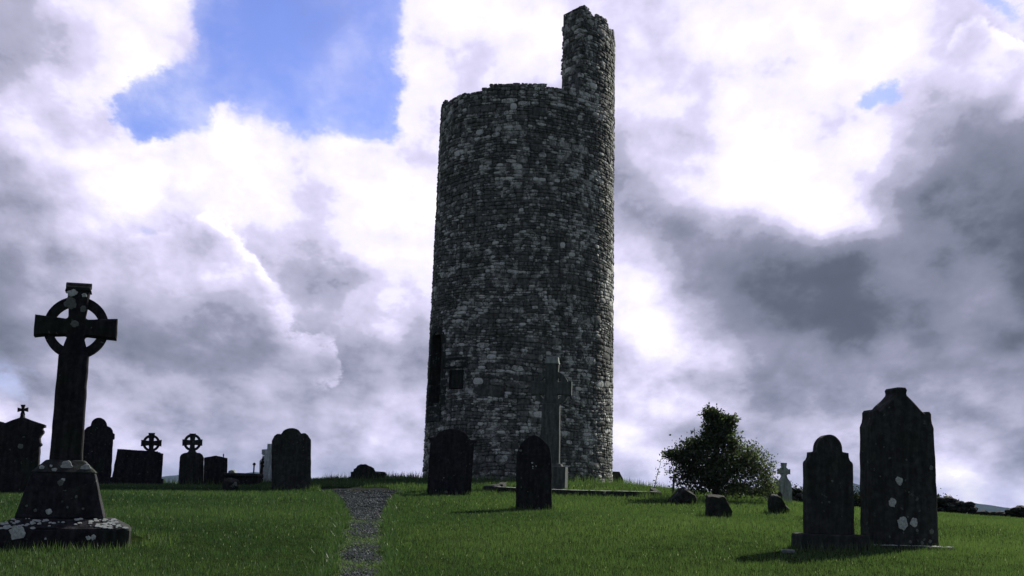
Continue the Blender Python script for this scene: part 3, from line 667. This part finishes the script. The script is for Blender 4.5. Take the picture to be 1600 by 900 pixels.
# --- round cap headstone with shoulders
t=thing('shouldered_headstone','dark headstone with a round knob top just right of the tall cross','headstone',-9.63,29,yaw=14,tilt=-2.2)
pp=66.5
slab('body',mirror(sunk(scaled([(20,0),(20,14),(21.5,15),(22,72),(24,73),(24,81.5),(21.5,82.5),(20.5,87),(17.5,91),(13,93)],pp))+arc(0,94/pp,12/pp,0,90,8)),.18,M['dark'],t,step=.04)
block('base',50/pp,.34,-.15,.10,M['dark'],t)
# --- wide slab and the ringed cross stone behind it
t=thing('wide_headstone','broad low dark slab with a sloping left edge, in front of a small ringed cross','headstone',-9.31,31,yaw=13,tilt=0)
pp=62
slab('body',scaled([(-37,-8),(38,-8),(38,51),(31,52),(30,54),(-31,56)],pp),.22,M['dark'],t,step=.05)
block('base',82/pp,.42,-.15,.20,M['dark'],t)
t=thing('ringed_cross_headstone','small dark ringed cross rising from behind the broad low slab','headstone',-9.42,32.6,yaw=14,tilt=-2)
pp=59
slab('body',mirror(sunk(scaled([(18,0),(18,44),(14,50),(7,51),(5,53)],pp))),.16,M['dark'],t,step=.04)
celtic_head(t,0,64.5/pp,15.5/pp,3.6/pp,16/pp,13/pp,13.2/pp,9.4/pp,.14,M['dark'],ring_t=.75,pit=.015,flare=1.4)
t=thing('ringed_cross_headstone','slim dark headstone topped by a ringed cross, standing alone against the sky','headstone',-8.56,33.5,yaw=12,tilt=-2)
pp=57.7
slab('body',mirror(sunk(scaled([(19,0),(18.5,30),(18,43),(16,47),(12.5,49.5),(7,50.5),(5,53),(4.6,56)],pp))),.17,M['dark2'],t,step=.04)
celtic_head(t,0,66/pp,15.2/pp,3.8/pp,14/pp,14/pp,13.6/pp,9.6/pp,.14,M['dark2'],ring_t=.75,pit=.015,vw=3.6/pp,flare=1.35,foot=4.8/pp)
# --- low gabled stone
t=thing('gabled_headstone','low dark headstone with a shallow gable and a thin spike on top','headstone',-7.9,33.5,yaw=12,tilt=-2.8)
slab('body',scaled([(-18,-8),(18,-8),(18,41),(1,45.5),(-17.5,42.5)],pp),.22,M['dark'],t,step=.05)
V,F=lathe_geo([(.012,.70),(.014,.78),(.02,.80),(.006,.84)],6,x=.205); mesh_from('spike',V,F,M['iron'],t)
# --- chest tomb, posts and boulders beside it
t=thing('chest_tomb','low dark chest tomb with a flat top slab between gabled stone and iron posts','tomb',-6.98,32.6,yaw=4)
block('top_slab',1.0,.62,.24,.31,M['dark2'],t,jit=.012); block('end_panel',.14,.5,-.15,.238,M['dark'],t,x=-.38); block('end_panel',.14,.5,-.15,.238,M['dark'],t,x=.38); block('side_panel',.615,.10,-.15,.238,M['dark'],t,y=-.19); block('side_panel',.615,.10,-.15,.238,M['dark'],t,y=.19)
def post(x,y,h,lab,fancy=False,tilt=0):
    t=thing('iron_post',lab,'post',x,y,tilt=tilt,group='iron posts of an old grave railing')
    V,F=lathe_geo([(.032,-.1),(.032,.10),(.022,.12),(.020,h-.12),(.024,h-.10)],8); mesh_from('shaft',V,F,M['iron'],t)
    if fancy:
        for zz in (.10,.19,h-.24,h-.14):
            V,F=lathe_geo([(.02,zz-.045),(.046,zz-.02),(.046,zz+.02),(.02,zz+.045)],10); mesh_from('collar',V,F,M['iron'],t)
        V,F=lathe_geo([(.022,h-.1),(.03,h-.06),(.004,h+.08)],8); mesh_from('spear',V,F,M['iron'],t)
    else:
        V,F=lathe_geo([(.012,h-.10)]+[(.044*math.sin(R(a)),h-.05-.044*math.cos(R(a))) for a in range(20,180,20)]+[(.006,h)],10); mesh_from('ball',V,F,M['iron'],t)
post(-6.96,33.9,.58,'thin iron post with a ball top above the flat tomb slab')
post(-6.77,33.75,.60,'leaning ball-topped iron post close beside the taller collared post',tilt=5)
post(-6.66,33.55,.72,'tallest iron post, ringed with collars, beside the whitened cross',True)
t=thing('cross_headstone','pale whitened cross-shaped headstone half hidden behind the large rounded headstone','headstone',-6.55,34.2,tilt=-2.4)
pp=56
slab('body',scaled([(-16,-8),(16,-8),(15,32),(9,42),(9,43),(13,43),(13,52),(4.5,52),(4.5,60),(-4.5,60),(-4.5,52),(-13,51.5),(-13,44),(-9,43),(-9.5,41),(-16,34)],pp),.2,M['white'],t,step=.05)
# --- large rounded headstone
t=thing('rounded_headstone','large plain dark headstone with an arched top between rounded shoulders, left of path','headstone',-4.85,27.9,yaw=9,tilt=-3.6)
pp=69
slab('body',mirror(sunk(scaled([(30,0),(30.5,40),(30.2,76),(28.5,79),(26,84),(22,87),(18.5,87),(16,86.5),(14,88.5)],pp))+arc(0,86/pp,14.5/pp,12,90,8,9.5/pp)),.17,M['dark2'],t,step=.04)
# --- broken stones beyond the crest
t=thing('broken_headstone','small broken headstone with a lumpy top on the grassy skyline','headstone',-4.13,35.6,tilt=-2)
pp=54
slab('body',scaled([(-19,-10),(19,-10),(18,12),(16,18),(11,20.5),(6,22),(3,24),(-4,24.5),(-9,22),(-11,18),(-15,17),(-16,13),(-19,12)],pp),.24,M['rock'],t,step=.035,jit=.012)
t=thing('low_stone','low square stone block beside the broken headstone on the skyline','stone',-3.78,36.1,tilt=-1)
block('body',.46,.3,-.15,.23,M['rock'],t,jit=.02,bevel=.03)
# --- horned headstone in front of the tower
t=thing('arched_headstone','broad black headstone with an arched top and small horned shoulders before the tower','headstone',-1.2,26.0,yaw=2,tilt=1.6)
pp=74
slab('body',mirror(sunk(scaled([(34,0),(34.3,60),(34.3,80),(36,83.5),(39.5,86),(39.5,88.2),(34,87.4),(29.5,87.6),(26,89.5),(23.5,93.5),(19.5,98),(14,101),(7,102.8)],pp))+[(0,103.3/pp)]),.22,M['dark'],t,step=.04,jit=.003)
for (x,z,r) in ((-.13,.36,.016),(-.06,.07,.03),(.16,.05,.028),(-.28,.09,.014)): disc_patch('lichen_patch',t,x,z,r,-.112,M['lichen_dim'])
# --- lancet headstone
t=thing('lancet_headstone','narrow black headstone with a pointed arch top, in front of the grey cross','headstone',.47,20.4,yaw=-3,tilt=-1.2)
pp=94.7
slab('body',mirror(sunk(scaled([(28,0),(28,60),(27.5,84),(25.5,93),(21.5,101.5),(15,109),(8,113.5),(3,115.5)],pp))+[(0,116.5/pp)]),.15,M['dark'],t,step=.04,jit=.003)
for (x,z,r,mt) in ((-.03,.77,.015,'lichen_grey'),(-.02,.71,.012,'lichen_grey'),(.035,.72,.010,'lichen_grey'),(-.02,.68,.009,'lichen_grey'),(-.22,.97,.02,'lichen_dim'),(.09,.03,.014,'lichen_grey'),(-.1,.3,.008,'lichen_dim')): disc_patch('lichen_patch',t,x,z,r,-.077,M[mt])
# --- tall grey ringed cross by the tower, in its kerb
t=thing('celtic_cross','tall pale grey ringed cross rising against the foot of the round tower','cross',1.08,31.0,yaw=-8,tilt=.2)
pp=62.2
block('base',54/pp,.72,-.12,36/pp,M['grey'],t,jit=.006); block('base_step',42/pp,.56,36/pp,40/pp,M['grey'],t,taper=.9,tapy=.9)
slab('shaft',scaled([(-15.5,40),(15.5,40),(13.8,134),(-13.8,134)],pp),.30,M['grey'],t,jit=.003)
celtic_head(t,0,158.5/pp,32/pp,9.6/pp,40/pp,26/pp,28/pp,20.5/pp,.26,M['grey'],ring_t=.85,pit=.02,vw=9.6/pp,flare=1.12,foot=13.8/pp)
slab('cap',scaled([(-11.5,197),(11.5,197),(10,203),(9.6,208),(-9.6,208),(-10,203)],pp),.33,M['pale'],t,jit=.003)
# --- kerb of that grave plot: single kerb stones
t=thing('grave_kerb','long low stone kerb round the plot of the pale grey cross, white along its top','kerb',1.6,28.65)
def kstone(x0,y0,x1,y1,w=.15,h=.13):
    o=block('kerb_stone',math.hypot(x1-x0,y1-y0)-.012,w,-.22,h,M['mid'],t,jit=.006,bevel=.02)
    cx,cy=(x0+x1)/2,(y0+y1)/2; o.location=(cx,cy,gz(cx+1.6,cy+28.65)-gz(1.6,28.65)); o.rotation_euler=(0,-math.atan2(gz(x1+1.6,y1+28.65)-gz(x0+1.6,y0+28.65),math.hypot(x1-x0,y1-y0)),math.atan2(y1-y0,x1-x0))
    return o
for a,c_ in ((-2.15,-.6),(-.6,.7),(.7,1.95)): kstone(a,-.18*a,c_,-.18*c_)
kstone(-2.08,.52,-1.8,1.7); kstone(-1.75,1.7,-1.66,2.9); kstone(1.92,-.24,2.0,1.0); kstone(2.0,1.0,2.08,2.3)
items=[]
for i in range(110):
    x=r5.uniform(-1.85,1.9); y=r5.uniform(-.06,.05)-.18*x; r_=r5.uniform(.02,.055); n=8; zz=gz(x+1.6,28.65+y)-gz(1.6,28.65)+.137
    vv=[(x+r_*2*math.cos(6.283*k/n)*(1+.4*mnoise.noise((i*2.,k*.9,1))),y+r_*.7*math.sin(6.283*k/n),zz) for k in range(n)]+[(x,y,zz+.005)]
    items.append((vv,[(k,(k+1)%n,n) for k in range(n)]))
V,F=join_geo(items); mesh_from('lichen_crust',V,F,M['lichen'],t,kind='stuff')
# --- leaning stone behind the tower's right foot
t=thing('slanted_stone','small slant-topped grey stone showing behind the right foot of the tower','stone',3.68,40.6)
pp=47
slab('body',scaled([(-9,-14),(9,-14),(9,6),(8,15),(2,27),(-9,27)],pp),.18,M['mid'],t,step=.05)

# --- boulders
def boulder(nm,lab,x,y,w,dp,h,planes,seed,mat='rock',yaw=0,group='field boulders in the grass',sink=.25):
    bm=bmesh.new(); bmesh.ops.create_icosphere(bm,subdivisions=4,radius=1)
    for v in bm.verts:
        c=v.co.copy(); m_=max(abs(c.x),abs(c.y),abs(c.z)); c=c.lerp(c/m_*.85,.55)
        for (nx,ny,nzz,dd) in planes:
            nn=Vector((nx,ny,nzz)).normalized(); ov=c.dot(nn)-dd
            if ov>0: c-=nn*ov
        c+=mnoise.noise_vector(c*1.8+Vector((seed,0,0)))*.10+mnoise.noise_vector(c*6+Vector((seed,3,0)))*.025
        v.co=(c.x*w/2,c.y*dp/2,(c.z+1-sink)*h/(2-sink)*1.05)
    me=bpy.data.meshes.new('rock'); bm.to_mesh(me); bm.free(); me.materials.append(M[mat]); me.polygons.foreach_set('use_smooth',np.ones(len(me.polygons),bool)); me.set_sharp_from_angle(angle=R(24)); 
    o=link(nm,me,None,(x,y,gz(x,y))); o.rotation_euler=(0,0,R(yaw)); o['label']=lab; o['category']='boulder'
    if group: o['group']=group
boulder('boulder','slab-like boulder with a sloping pale top beside the end of the kerb',3.67,25.7,.65,.57,.38,[(-.75,-.1,.62,.35),(.62,-.2,.75,.62),(.95,0,.3,.8)],3)
boulder('boulder','square-topped dark boulder in the grass, nearest of the boulders in front of the bush',3.42,19.85,.49,.44,.42,[(.0,-.1,1,.62),(.8,-.1,.45,.62),(-1,0,.1,.75)],8)
boulder('boulder','dark boulder with a slanting top in front of the small pale cross',4.98,22.5,.42,.42,.36,[(.7,-.1,.6,.45),(-1,0,.15,.8),(0,0,1,.85)],15)
boulder('boulder','low dark rock with a pale top, in shadow left of the large rounded headstone',-6.03,27.0,.36,.4,.28,[(.2,-.3,.9,.6)],21,group=None)
boulder('boulder','rounded pale boulder peeping out behind the low gabled headstone',-7.62,34.4,.34,.3,.40,[(.8,0,.5,.6)],27,mat='pale',group=None)
boulder('flat_stone','small flat pale stone in the grass by the left end of the headstone base','',2.95,12.98,.22,.2,.06,[(0,0,1,.4)],31,mat='pale',group=None) if False else None
o_=None
def flat(lab,x,y,w,dp,h,seed):
    boulder('flat_stone',lab,x,y,w,dp,h,[(0,0,1,.4)],seed,mat='pale',group=None); COL.objects[-1]['category']='stone'
flat('small flat pale stone in the grass at the left end of the short headstone base',2.97,13.0,.15,.13,.05,31)

# --- far small cross, dark stub beside it
t=thing('cross_headstone','small pale headstone topped by a cusped cross, standing right of the bush','headstone',6.77,30.0,yaw=6)
pp=64
slab('body',mirror(sunk(scaled([(11.5,0),(11.2,31),(9.5,35),(5,40),(3.6,43),(3.4,46)],pp))),.14,M['pale'],t,step=.03)
celtic_head(t,0,50.5/pp,9.5/pp,3.0/pp,13.5/pp,6/pp,7.0/pp,4.9/pp,.12,M['pale'],ring_t=.8,pit=.008,vw=3.0/pp,flare=1.4)
t=thing('small_headstone','small dark round-topped grave marker just left of the small pale cross','headstone',6.28,28.4,tilt=-2)
slab('body',mirror(sunk([(.09,0),(.09,.2)])+arc(0,.2,.09,0,90,6)),.1,M['dark2'],t,step=.03)

# --- right foreground pair
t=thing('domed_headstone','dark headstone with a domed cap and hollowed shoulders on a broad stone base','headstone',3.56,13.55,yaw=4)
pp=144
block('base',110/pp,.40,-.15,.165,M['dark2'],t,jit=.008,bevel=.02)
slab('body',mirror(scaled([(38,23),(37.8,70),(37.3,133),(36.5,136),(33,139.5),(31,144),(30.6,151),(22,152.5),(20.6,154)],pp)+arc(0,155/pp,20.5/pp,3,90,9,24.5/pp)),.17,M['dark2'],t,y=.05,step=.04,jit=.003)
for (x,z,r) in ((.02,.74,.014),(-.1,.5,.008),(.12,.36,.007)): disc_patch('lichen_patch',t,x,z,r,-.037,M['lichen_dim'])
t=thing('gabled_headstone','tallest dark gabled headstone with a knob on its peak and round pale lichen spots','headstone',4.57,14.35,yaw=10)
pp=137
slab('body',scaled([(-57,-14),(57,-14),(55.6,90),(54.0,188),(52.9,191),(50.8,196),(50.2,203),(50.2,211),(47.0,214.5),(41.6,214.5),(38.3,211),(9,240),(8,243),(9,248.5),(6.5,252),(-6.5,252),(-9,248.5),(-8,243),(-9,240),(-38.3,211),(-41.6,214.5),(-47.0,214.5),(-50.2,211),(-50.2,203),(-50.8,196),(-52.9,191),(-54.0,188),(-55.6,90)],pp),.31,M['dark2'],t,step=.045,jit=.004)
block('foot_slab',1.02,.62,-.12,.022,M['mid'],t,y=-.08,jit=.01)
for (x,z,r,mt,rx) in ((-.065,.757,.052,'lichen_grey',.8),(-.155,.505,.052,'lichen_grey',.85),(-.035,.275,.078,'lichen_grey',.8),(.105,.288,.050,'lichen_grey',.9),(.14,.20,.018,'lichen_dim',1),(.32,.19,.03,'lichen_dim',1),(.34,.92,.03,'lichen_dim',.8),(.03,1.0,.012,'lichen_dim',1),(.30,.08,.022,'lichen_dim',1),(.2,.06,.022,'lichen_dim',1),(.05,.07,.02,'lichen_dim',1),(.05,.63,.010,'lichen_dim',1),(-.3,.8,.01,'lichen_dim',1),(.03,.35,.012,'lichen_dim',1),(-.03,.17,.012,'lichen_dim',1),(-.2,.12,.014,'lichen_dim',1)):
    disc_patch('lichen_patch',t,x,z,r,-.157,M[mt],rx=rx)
items=[]
for i in range(40):
    x=r5.uniform(-.48,.5); y=r5.uniform(-.38,-.2); r_=r5.uniform(.008,.03); n=8
    vv=[(x+r_*1.8*math.cos(6.283*k/n)*(1+.4*mnoise.noise((i*2.,k*.9,1))),y+r_*.8*math.sin(6.283*k/n),.03) for k in range(n)]+[(x,y,.036)]
    items.append((vv,[(k,(k+1)%n,n) for k in range(n)]))
V,F=join_geo(items); mesh_from('lichen_crust',V,F,M['lichen_grey'],t,kind='stuff')

# ================================================================== PLANTS AND FIELD WALL
def leaves(C,size,rg_,up=.3,tint=None):
    """leaf-shaped quads (two folded triangles) at points C"""
    n=len(C); C=np.asarray(C); a=rg_.random(n)*6.283; e=np.arcsin(np.clip(rg_.normal(up,.5,n),-1,1))
    D=np.stack([np.cos(a)*np.cos(e),np.sin(a)*np.cos(e),np.sin(e)],-1); Rv=rg_.normal(size=(n,3)); Sd=np.cross(D,Rv); Sd/=np.linalg.norm(Sd,axis=1)[:,None]+1e-9
    s=(size*(.6+.8*rg_.random(n)))[:,None]; fold=np.cross(D,Sd)*s*.12
    Vv=np.stack([C,C+D*s*.5+Sd*s*.30+fold,C+D*s,C+D*s*.5-Sd*s*.30+fold],1).reshape(-1,3)
    b0=np.arange(n)*4; Ff=np.stack([np.stack([b0,b0+1,b0+2],-1),np.stack([b0,b0+2,b0+3],-1)],1).reshape(-1,3)
    tn=rg_.random(n) if tint is None else tint
    return Vv,Ff,np.repeat(tn,2)
rb=np.random.default_rng(21)
BX,BY=4.70,27.6
bush=thing('bush','wide dark leafy bush with an upright clump on top, right of the tower','bush',BX,BY)
# lobes: x, y, z, rx, ry, rz, leaves, leaf size
LOBES=[(-.08,0,.85,.90,.75,.80,6200,.060),(-.72,0,1.18,.42,.4,.26,1500,.055),(-1.0,-.05,1.22,.22,.22,.16,420,.05),(-.40,.1,1.48,.40,.4,.24,1000,.055),(.04,0,1.70,.50,.42,.34,1500,.058),(.0,0,1.98,.34,.30,.34,1500,.060),(-.10,0,2.36,.23,.2,.22,700,.060),(.30,0,2.16,.22,.2,.22,620,.060),(.10,0,2.20,.20,.16,.24,420,.060),(.36,.05,1.55,.22,.3,.26,480,.055),(.66,0,1.15,.50,.45,.52,1900,.052),(1.0,-.05,.75,.40,.4,.6,1100,.050),(-.62,-.1,.62,.42,.4,.5,900,.055),(1.18,-.05,.42,.24,.25,.35,420,.045),(.35,-.3,.35,.9,.4,.32,1300,.05),(-.05,-.05,1.75,.2,.2,.18,200,.05),(.30,0,1.86,.16,.14,.16,160,.055)]
Cs=[];sz=[]
for (x,y,z,rx,ry,rz,n,s_) in LOBES:
    n=int(n*1.25); dv=rb.normal(size=(n,3)); dv/=np.linalg.norm(dv,axis=1)[:,None]; rr=rb.random(n)**.45*(1+.16*rb.normal(size=n))
    rr=rr*(1+.22*np.sin(dv[:,0]*7+x*9)*np.sin(dv[:,2]*6+dv[:,1]*5+z*4))
    p=np.array([x,y,z])+dv*rr[:,None]*np.array([rx,ry,rz]); Cs.append(p); sz.append(np.full(n,s_))
# loose shoots fringing the right side and the top
stems=[]
for i in range(46):
    x0=rb.uniform(-.9,1.15); x0+=.5*(abs(x0)<.35); z0=max(.25,1.35-.55*abs(x0))*rb.uniform(.55,1.0); hh=rb.uniform(.25,.5); dxx=rb.normal(.10+.12*(x0>0),.12)
    y0=rb.uniform(-.3,.2); pts=[(x0+dxx*k/4*(k/4)**.5,y0,z0+hh*k/4) for k in range(5)]; stems.append(([(a_,b_,c_*.815) for a_,b_,c_ in pts],[.006,.005,.004,.003,.002]))
    kk=rb.integers(14,26); tpos=rb.random(kk); p=np.stack([x0+dxx*tpos**1.5,np.full(kk,y0),z0+hh*tpos],-1)+rb.normal(0,.02,(kk,3)); Cs.append(p); sz.append(np.full(kk,.045))
C=np.concatenate(Cs); sz=np.concatenate(sz)*1.05; C[:,2]*=.815; kk=C[:,2]>.02; C=C[kk]; sz=sz[kk]
tnt=np.clip(rb.random(len(C))*.8+.25*np.clip(C[:,0],-1,1),0,1); Vv,Ff,tn=leaves(C,sz,rb,tint=tnt); big_mesh('foliage',Vv,Ff,M['leaf'],bush,tint=tn,kind='stuff')  # leaves tinted lighter to the right: sunlit side painted into their colour
items=[tube_geo([(.05,0,-.15),(.02,0,.35),(-.03,.02,.8),(0,0,1.2),(.02,0,1.6)],[.09,.075,.06,.035,.015])]
mesh_from('trunk',*join_geo(items),M['bark'],bush,smooth=True)
for (x,y,z,rx,ry,rz,n,s_) in LOBES[1:11]:
    j=rb.normal(0,.05,3); z*=.8; pts=[(.02,0,.2),(x*.35+j[0],y*.5+j[1],.25+z*.33),(x*.75,y,z*.8),(x,y,z+rz*.2)]
    mesh_from('limb',*tube_geo(pts,[.05,.035,.022,.008]),M['bark'],bush,smooth=True)
mesh_from('twigs',*join_geo([tube_geo(p,r_,4) for p,r_ in stems]+[tube_geo([(-.46,0,1.2),(-.475,0,1.42),(-.49,0,1.62)],[.012,.009,.004],5)]),M['bark'],bush,kind='stuff')
def plant(nm,lab,cat,x,y,stem_pts,n,size,mat='leaf',spread=.05,extra=None,group=None,seed=1):
    q_=np.random.default_rng(seed); t=thing(nm,lab,cat,x,y,group=group); allp=[]; items=[]
    for pts in stem_pts:
        items.append(tube_geo(pts,[.014*(1-.75*i/(len(pts)-1)) for i in range(len(pts))],5)); P_=np.array(pts); L=len(P_)-1
        tt=q_.random(n)*L; i0=np.minimum(tt.astype(int),L-1); f=(tt-i0)[:,None]; allp.append(P_[i0]*(1-f)+P_[i0+1]*f+q_.normal(0,spread,(n,3)))
    mesh_from('stems',*join_geo(items),M['bark'],t,smooth=True)
    C=np.concatenate(allp); C=C[C[:,2]>0]; Vv,Ff,tn=leaves(C,np.full(len(C),size),q_); big_mesh('foliage',Vv,Ff,M[mat],t,tint=tn,kind='stuff')
plant('sapling','thin leaning leafy stem standing alone at the left of the bush','sapling',3.72,31.2,[[(0,0,-.05),(.06,0,.25),(.12,0,.5),(.2,0,.78)]],34,.055,spread=.03,seed=3)
plant('shrub','small loose young shrub between the bush and the pale cross','shrub',6.28,29.4,[[(0,0,-.05),(.03*s,.02,.3),(.1*s,.02,.6)] for s in (-2,-1,0,1,2)],70,.05,spread=.06,seed=4)
t=thing('wooden_stake','thin dark wooden stake with a crossbar at the left foot of the bush','stake',4.16,30.7,tilt=3)
block('upright',.05,.04,-.1,.50,M['wood'],t,jit=.003,bevel=.005); o=block('crossbar',.26,.03,.40,.435,M['wood'],t,y=-.038,jit=.003,bevel=.005)

# field wall of loose stones along the right skyline
wall=thing('field_wall','low tumbled dry-stone field wall along the skyline at right','wall',12,39)
rw=random.Random(5)
WP=[(7.4,40.5),(9.5,39.6),(12,38.6),(14.5,37.6),(17,36.6),(20,35.4),(24,34)]
def wpt(s_):
    d_=0
    for (x0,y0),(x1,y1) in zip(WP[:-1],WP[1:]):
        L=math.hypot(x1-x0,y1-y0)
        if s_<=d_+L: f=(s_-d_)/L; return x0+(x1-x0)*f,y0+(y1-y0)*f
        d_+=L
    return WP[-1]
protos=[]
for i in range(7):
    bm=bmesh.new(); bmesh.ops.create_icosphere(bm,subdivisions=2,radius=1)
    for v in bm.verts:
        c=v.co.copy(); c=c.lerp(c/max(abs(c.x),abs(c.y),abs(c.z))*.9,.6); c+=mnoise.noise_vector(c*1.5+Vector((i*7.,0,0)))*.28; v.co=c
    me=bpy.data.meshes.new('stone'); bm.to_mesh(me); bm.free(); me.materials.append(M['rock']); protos.append(me)
cnt=0; s_=0
while s_<17.6 and cnt<298:
    x,y=wpt(s_); hgt=.36+.14*math.sin(s_*1.3)+.10*math.sin(s_*3.7+1); zz=-.05
    while zz<hgt and cnt<298:
        o=link('stone',rw.choice(protos),wall,(x-12+rw.uniform(-.08,.08),y-39+rw.uniform(-.14,.14),gz(x,y)+zz+.08-gz(12,39)))
        k=rw.uniform(.7,1.15); o.scale=(.21*k,.17*k,.095*k); o.rotation_euler=(rw.uniform(-.3,.3),rw.uniform(-.3,.3),rw.uniform(0,6.28)); zz+=.15*k; cnt+=1
    s_+=rw.uniform(.14,.20)
for i,(x,y,lab) in enumerate(((17.1,36.4,'dark bramble clump sprawling over the field wall at the far right'),(13.1,38.1,'low leafy bramble on the field wall just right of the tallest headstone'),(11.0,38.9,'dark bramble on the field wall seen between the two right-hand headstones'),(8.9,39.8,'small bramble at the left end of the field wall'))):
    n_=16; q_=random.Random(i+40)
    plant('bramble',lab,'bramble',x,y,[[(q_.uniform(-.2,.2),q_.uniform(-.2,.2),.0),(q_.uniform(-.5,.5),q_.uniform(-.3,.3),q_.uniform(.3,.6)),(q_.uniform(-.9,.9),q_.uniform(-.3,.3),q_.uniform(.25,.6))] for k in range(n_)],150,.075,mat='ivy',spread=.11,group='brambles along the field wall',seed=50+i)

# ================================================================== GRASS
def blades(name,x,y,h,w,rg_,tint,lean=.45,zoff=0.):
    n=len(x); a=rg_.random(n)*6.283; l=h*lean*rg_.random(n); f=rg_.random(n)*6.283
    z=ground(x,y)-.012+zoff; wx,wy=np.cos(f)*w*.5,np.sin(f)*w*.5
    tipx,tipy,tipz=x+np.cos(a)*l,y+np.sin(a)*l,z+np.sqrt(np.maximum(h*h-l*l,1e-6))
    Vv=np.stack([np.stack([x-wx,y-wy,z],-1),np.stack([x+wx,y+wy,z],-1),np.stack([tipx,tipy,tipz],-1)],1).reshape(-1,3)
    return Vv,np.arange(n*3).reshape(-1,3),tint
FOOT=[(-4.12,11.95,.62,.55),(3.5,13.55,.38,.2),(4.51,14.3,.5,.34),(TX,TYc,3.0,3.0)]
def patchy(x,y):
    return .5+.22*np.sin(x*1.1+1.3*np.sin(y*.6))+.2*np.sin(y*.9+1.1*np.sin(x*.8+2))+.14*np.sin(x*3.1+y*2.3)*np.sin(y*3.7-x*1.9)
def lawn(y0,y1,dens,h0,w0,rg_):
    hw=lambda yy:.5*yy+3.; A=2*hw((y0+y1)/2)*(y1-y0); n=int(A*dens); y=y0+(y1-y0)*rg_.random(n); x=(rg_.random(n)*2-1)*hw(y)+.3
    k=~in_path(x,y)
    for fx,fy,a,c_ in FOOT: k&=~((np.abs(x-fx)<a)&(np.abs(y-fy)<c_)) if a<2 else ~(np.hypot(x-fx,y-fy)<a)
    x,y=x[k],y[k]; n=len(x); pt=patchy(x,y)
    cl=np.sin(x*17+3*np.sin(y*13))*np.sin(y*19+3*np.sin(x*11))
    h=h0*(.55+.7*rg_.random(n))*(1+.25*cl*rg_.random(n))*(.8+.45*pt)
    tn=np.clip(.22+.26*np.clip((x+1)/6,-.55,1)+.62*(pt-.1)*rg_.random(n)+.2*(rg_.random(n)-.5)+.12*cl,0,.86); sp=rg_.random(n)<.009; tn=np.where(sp,1.,tn); h=np.where(sp,h0*.75,h)  # tint painted darker to the left like vignetting; pale specks stand for glints
    return blades('g',x,y,h,w0*(.7+.6*rg_.random(n)),rg_,tn)
gr=np.random.default_rng(3); parts=[]
for (a,c_,dn,h,w) in ((8.0,12,3000,.046,.0075),(12,16,1900,.048,.010),(16,21,1100,.054,.014),(21,28,560,.062,.020),(28,36,320,.075,.028),(36,46,160,.10,.036)): parts.append(lawn(a,c_,dn,h,w,gr))
# longer uncut grass round the stones, along the path edges and on the crest by the tower
def ring(fx,fy,a,c_,n,h,w):
    t_=gr.random(n)*6.283; r_=1+gr.random(n)**1.5*.35; x=fx+np.cos(t_)*a*r_*1.1; y=fy+np.sin(t_)*c_*r_*1.1
    return blades('g',x,y,h*(.5+.8*gr.random(n)),np.full(n,w),gr,np.clip(.3+.5*gr.random(n),0,.86),.6)
for args in ((-4.12,11.95,.66,.60,900,.10,.008),(3.5,13.55,.42,.26,600,.11,.009),(4.51,14.3,.55,.38,700,.10,.009),(.47,20.4,.32,.14,300,.12,.011),(-1.2,26.,.48,.2,350,.13,.013),(-4.85,27.9,.46,.16,350,.14,.014),(TX,TYc,3.06,3.06,2600,.26,.026),(3.67,25.7,.34,.3,220,.13,.013),(3.42,19.85,.26,.24,260,.12,.011),(4.98,22.5,.22,.22,220,.12,.012),(BX,BY,1.2,.7,900,.2,.014),(1.6,28.65,1.9,.3,600,.12,.014),(-7.9,33.5,1.6,.5,700,.2,.02),(-4.1,35.6,.8,.4,350,.2,.02),(3.7,40.,1.2,.8,500,.3,.025)): parts.append(ring(*args))
n=8000; yy=9.+gr.random(n)**1.4*18; l,r=path_edges(yy); sd_=gr.random(n)<.5; xx=np.where(sd_,l-np.abs(gr.normal(0,.07,n)),r+np.abs(gr.normal(0,.07,n)))
parts.append(blades('g',xx,yy,(.045+.055*gr.random(n))*(1+yy*.012),.008+.0006*(yy-9),gr,np.clip(.05+.45*gr.random(n),0,.86),.9))
n=40000; yy=9.+gr.random(n)*9; l,r=path_edges(yy); xx=l+(r-l)*gr.random(n); ed=np.minimum(xx-l,r-xx); k=gr.random(n)<moss_band(xx,yy)*.55+.04+.5*np.exp(-(ed/.06)**2); xx,yy=xx[k],yy[k]; n=len(xx)
parts.append(blades('g',xx,yy,.012+.022*gr.random(n),np.full(n,.009),gr,np.where(gr.random(n)<.12,.90,.40+.35*gr.random(n)),.9,-.01))
V=np.concatenate([p[0] for p in parts]); off=np.cumsum([0]+[len(p[0]) for p in parts[:-1]]); F=np.concatenate([p[1]+o for p,o in zip(parts,off)]); T=np.concatenate([p[2] for p in parts])
big_mesh('grass',V,F,M['grass'],tint=T,kind='stuff')
print('grass blades',len(F),'stones',len(stones))

# ================================================================== THE AIR
hz=bpy.data.materials.new('haze'); hz.use_nodes=True; hn=hz.node_tree; hn.nodes.clear()
ho=hn.nodes.new('ShaderNodeOutputMaterial'); hv=hn.nodes.new('ShaderNodeVolumePrincipled'); hv.inputs['Color'].default_value=(.42,.62,1.,1); hv.inputs['Density'].default_value=0.00006; hv.inputs['Anisotropy'].default_value=0.
hn.links.new(hv.outputs[0],ho.inputs['Volume'])
bm=bmesh.new(); bmesh.ops.create_cube(bm,size=1)
for v in bm.verts: v.co=(v.co.x*15000,v.co.y*15000,-10+(v.co.z+.5)*125)
me=bpy.data.meshes.new('haze'); bm.to_mesh(me); bm.free(); me.materials.append(hz); link('haze',me,kind='stuff')
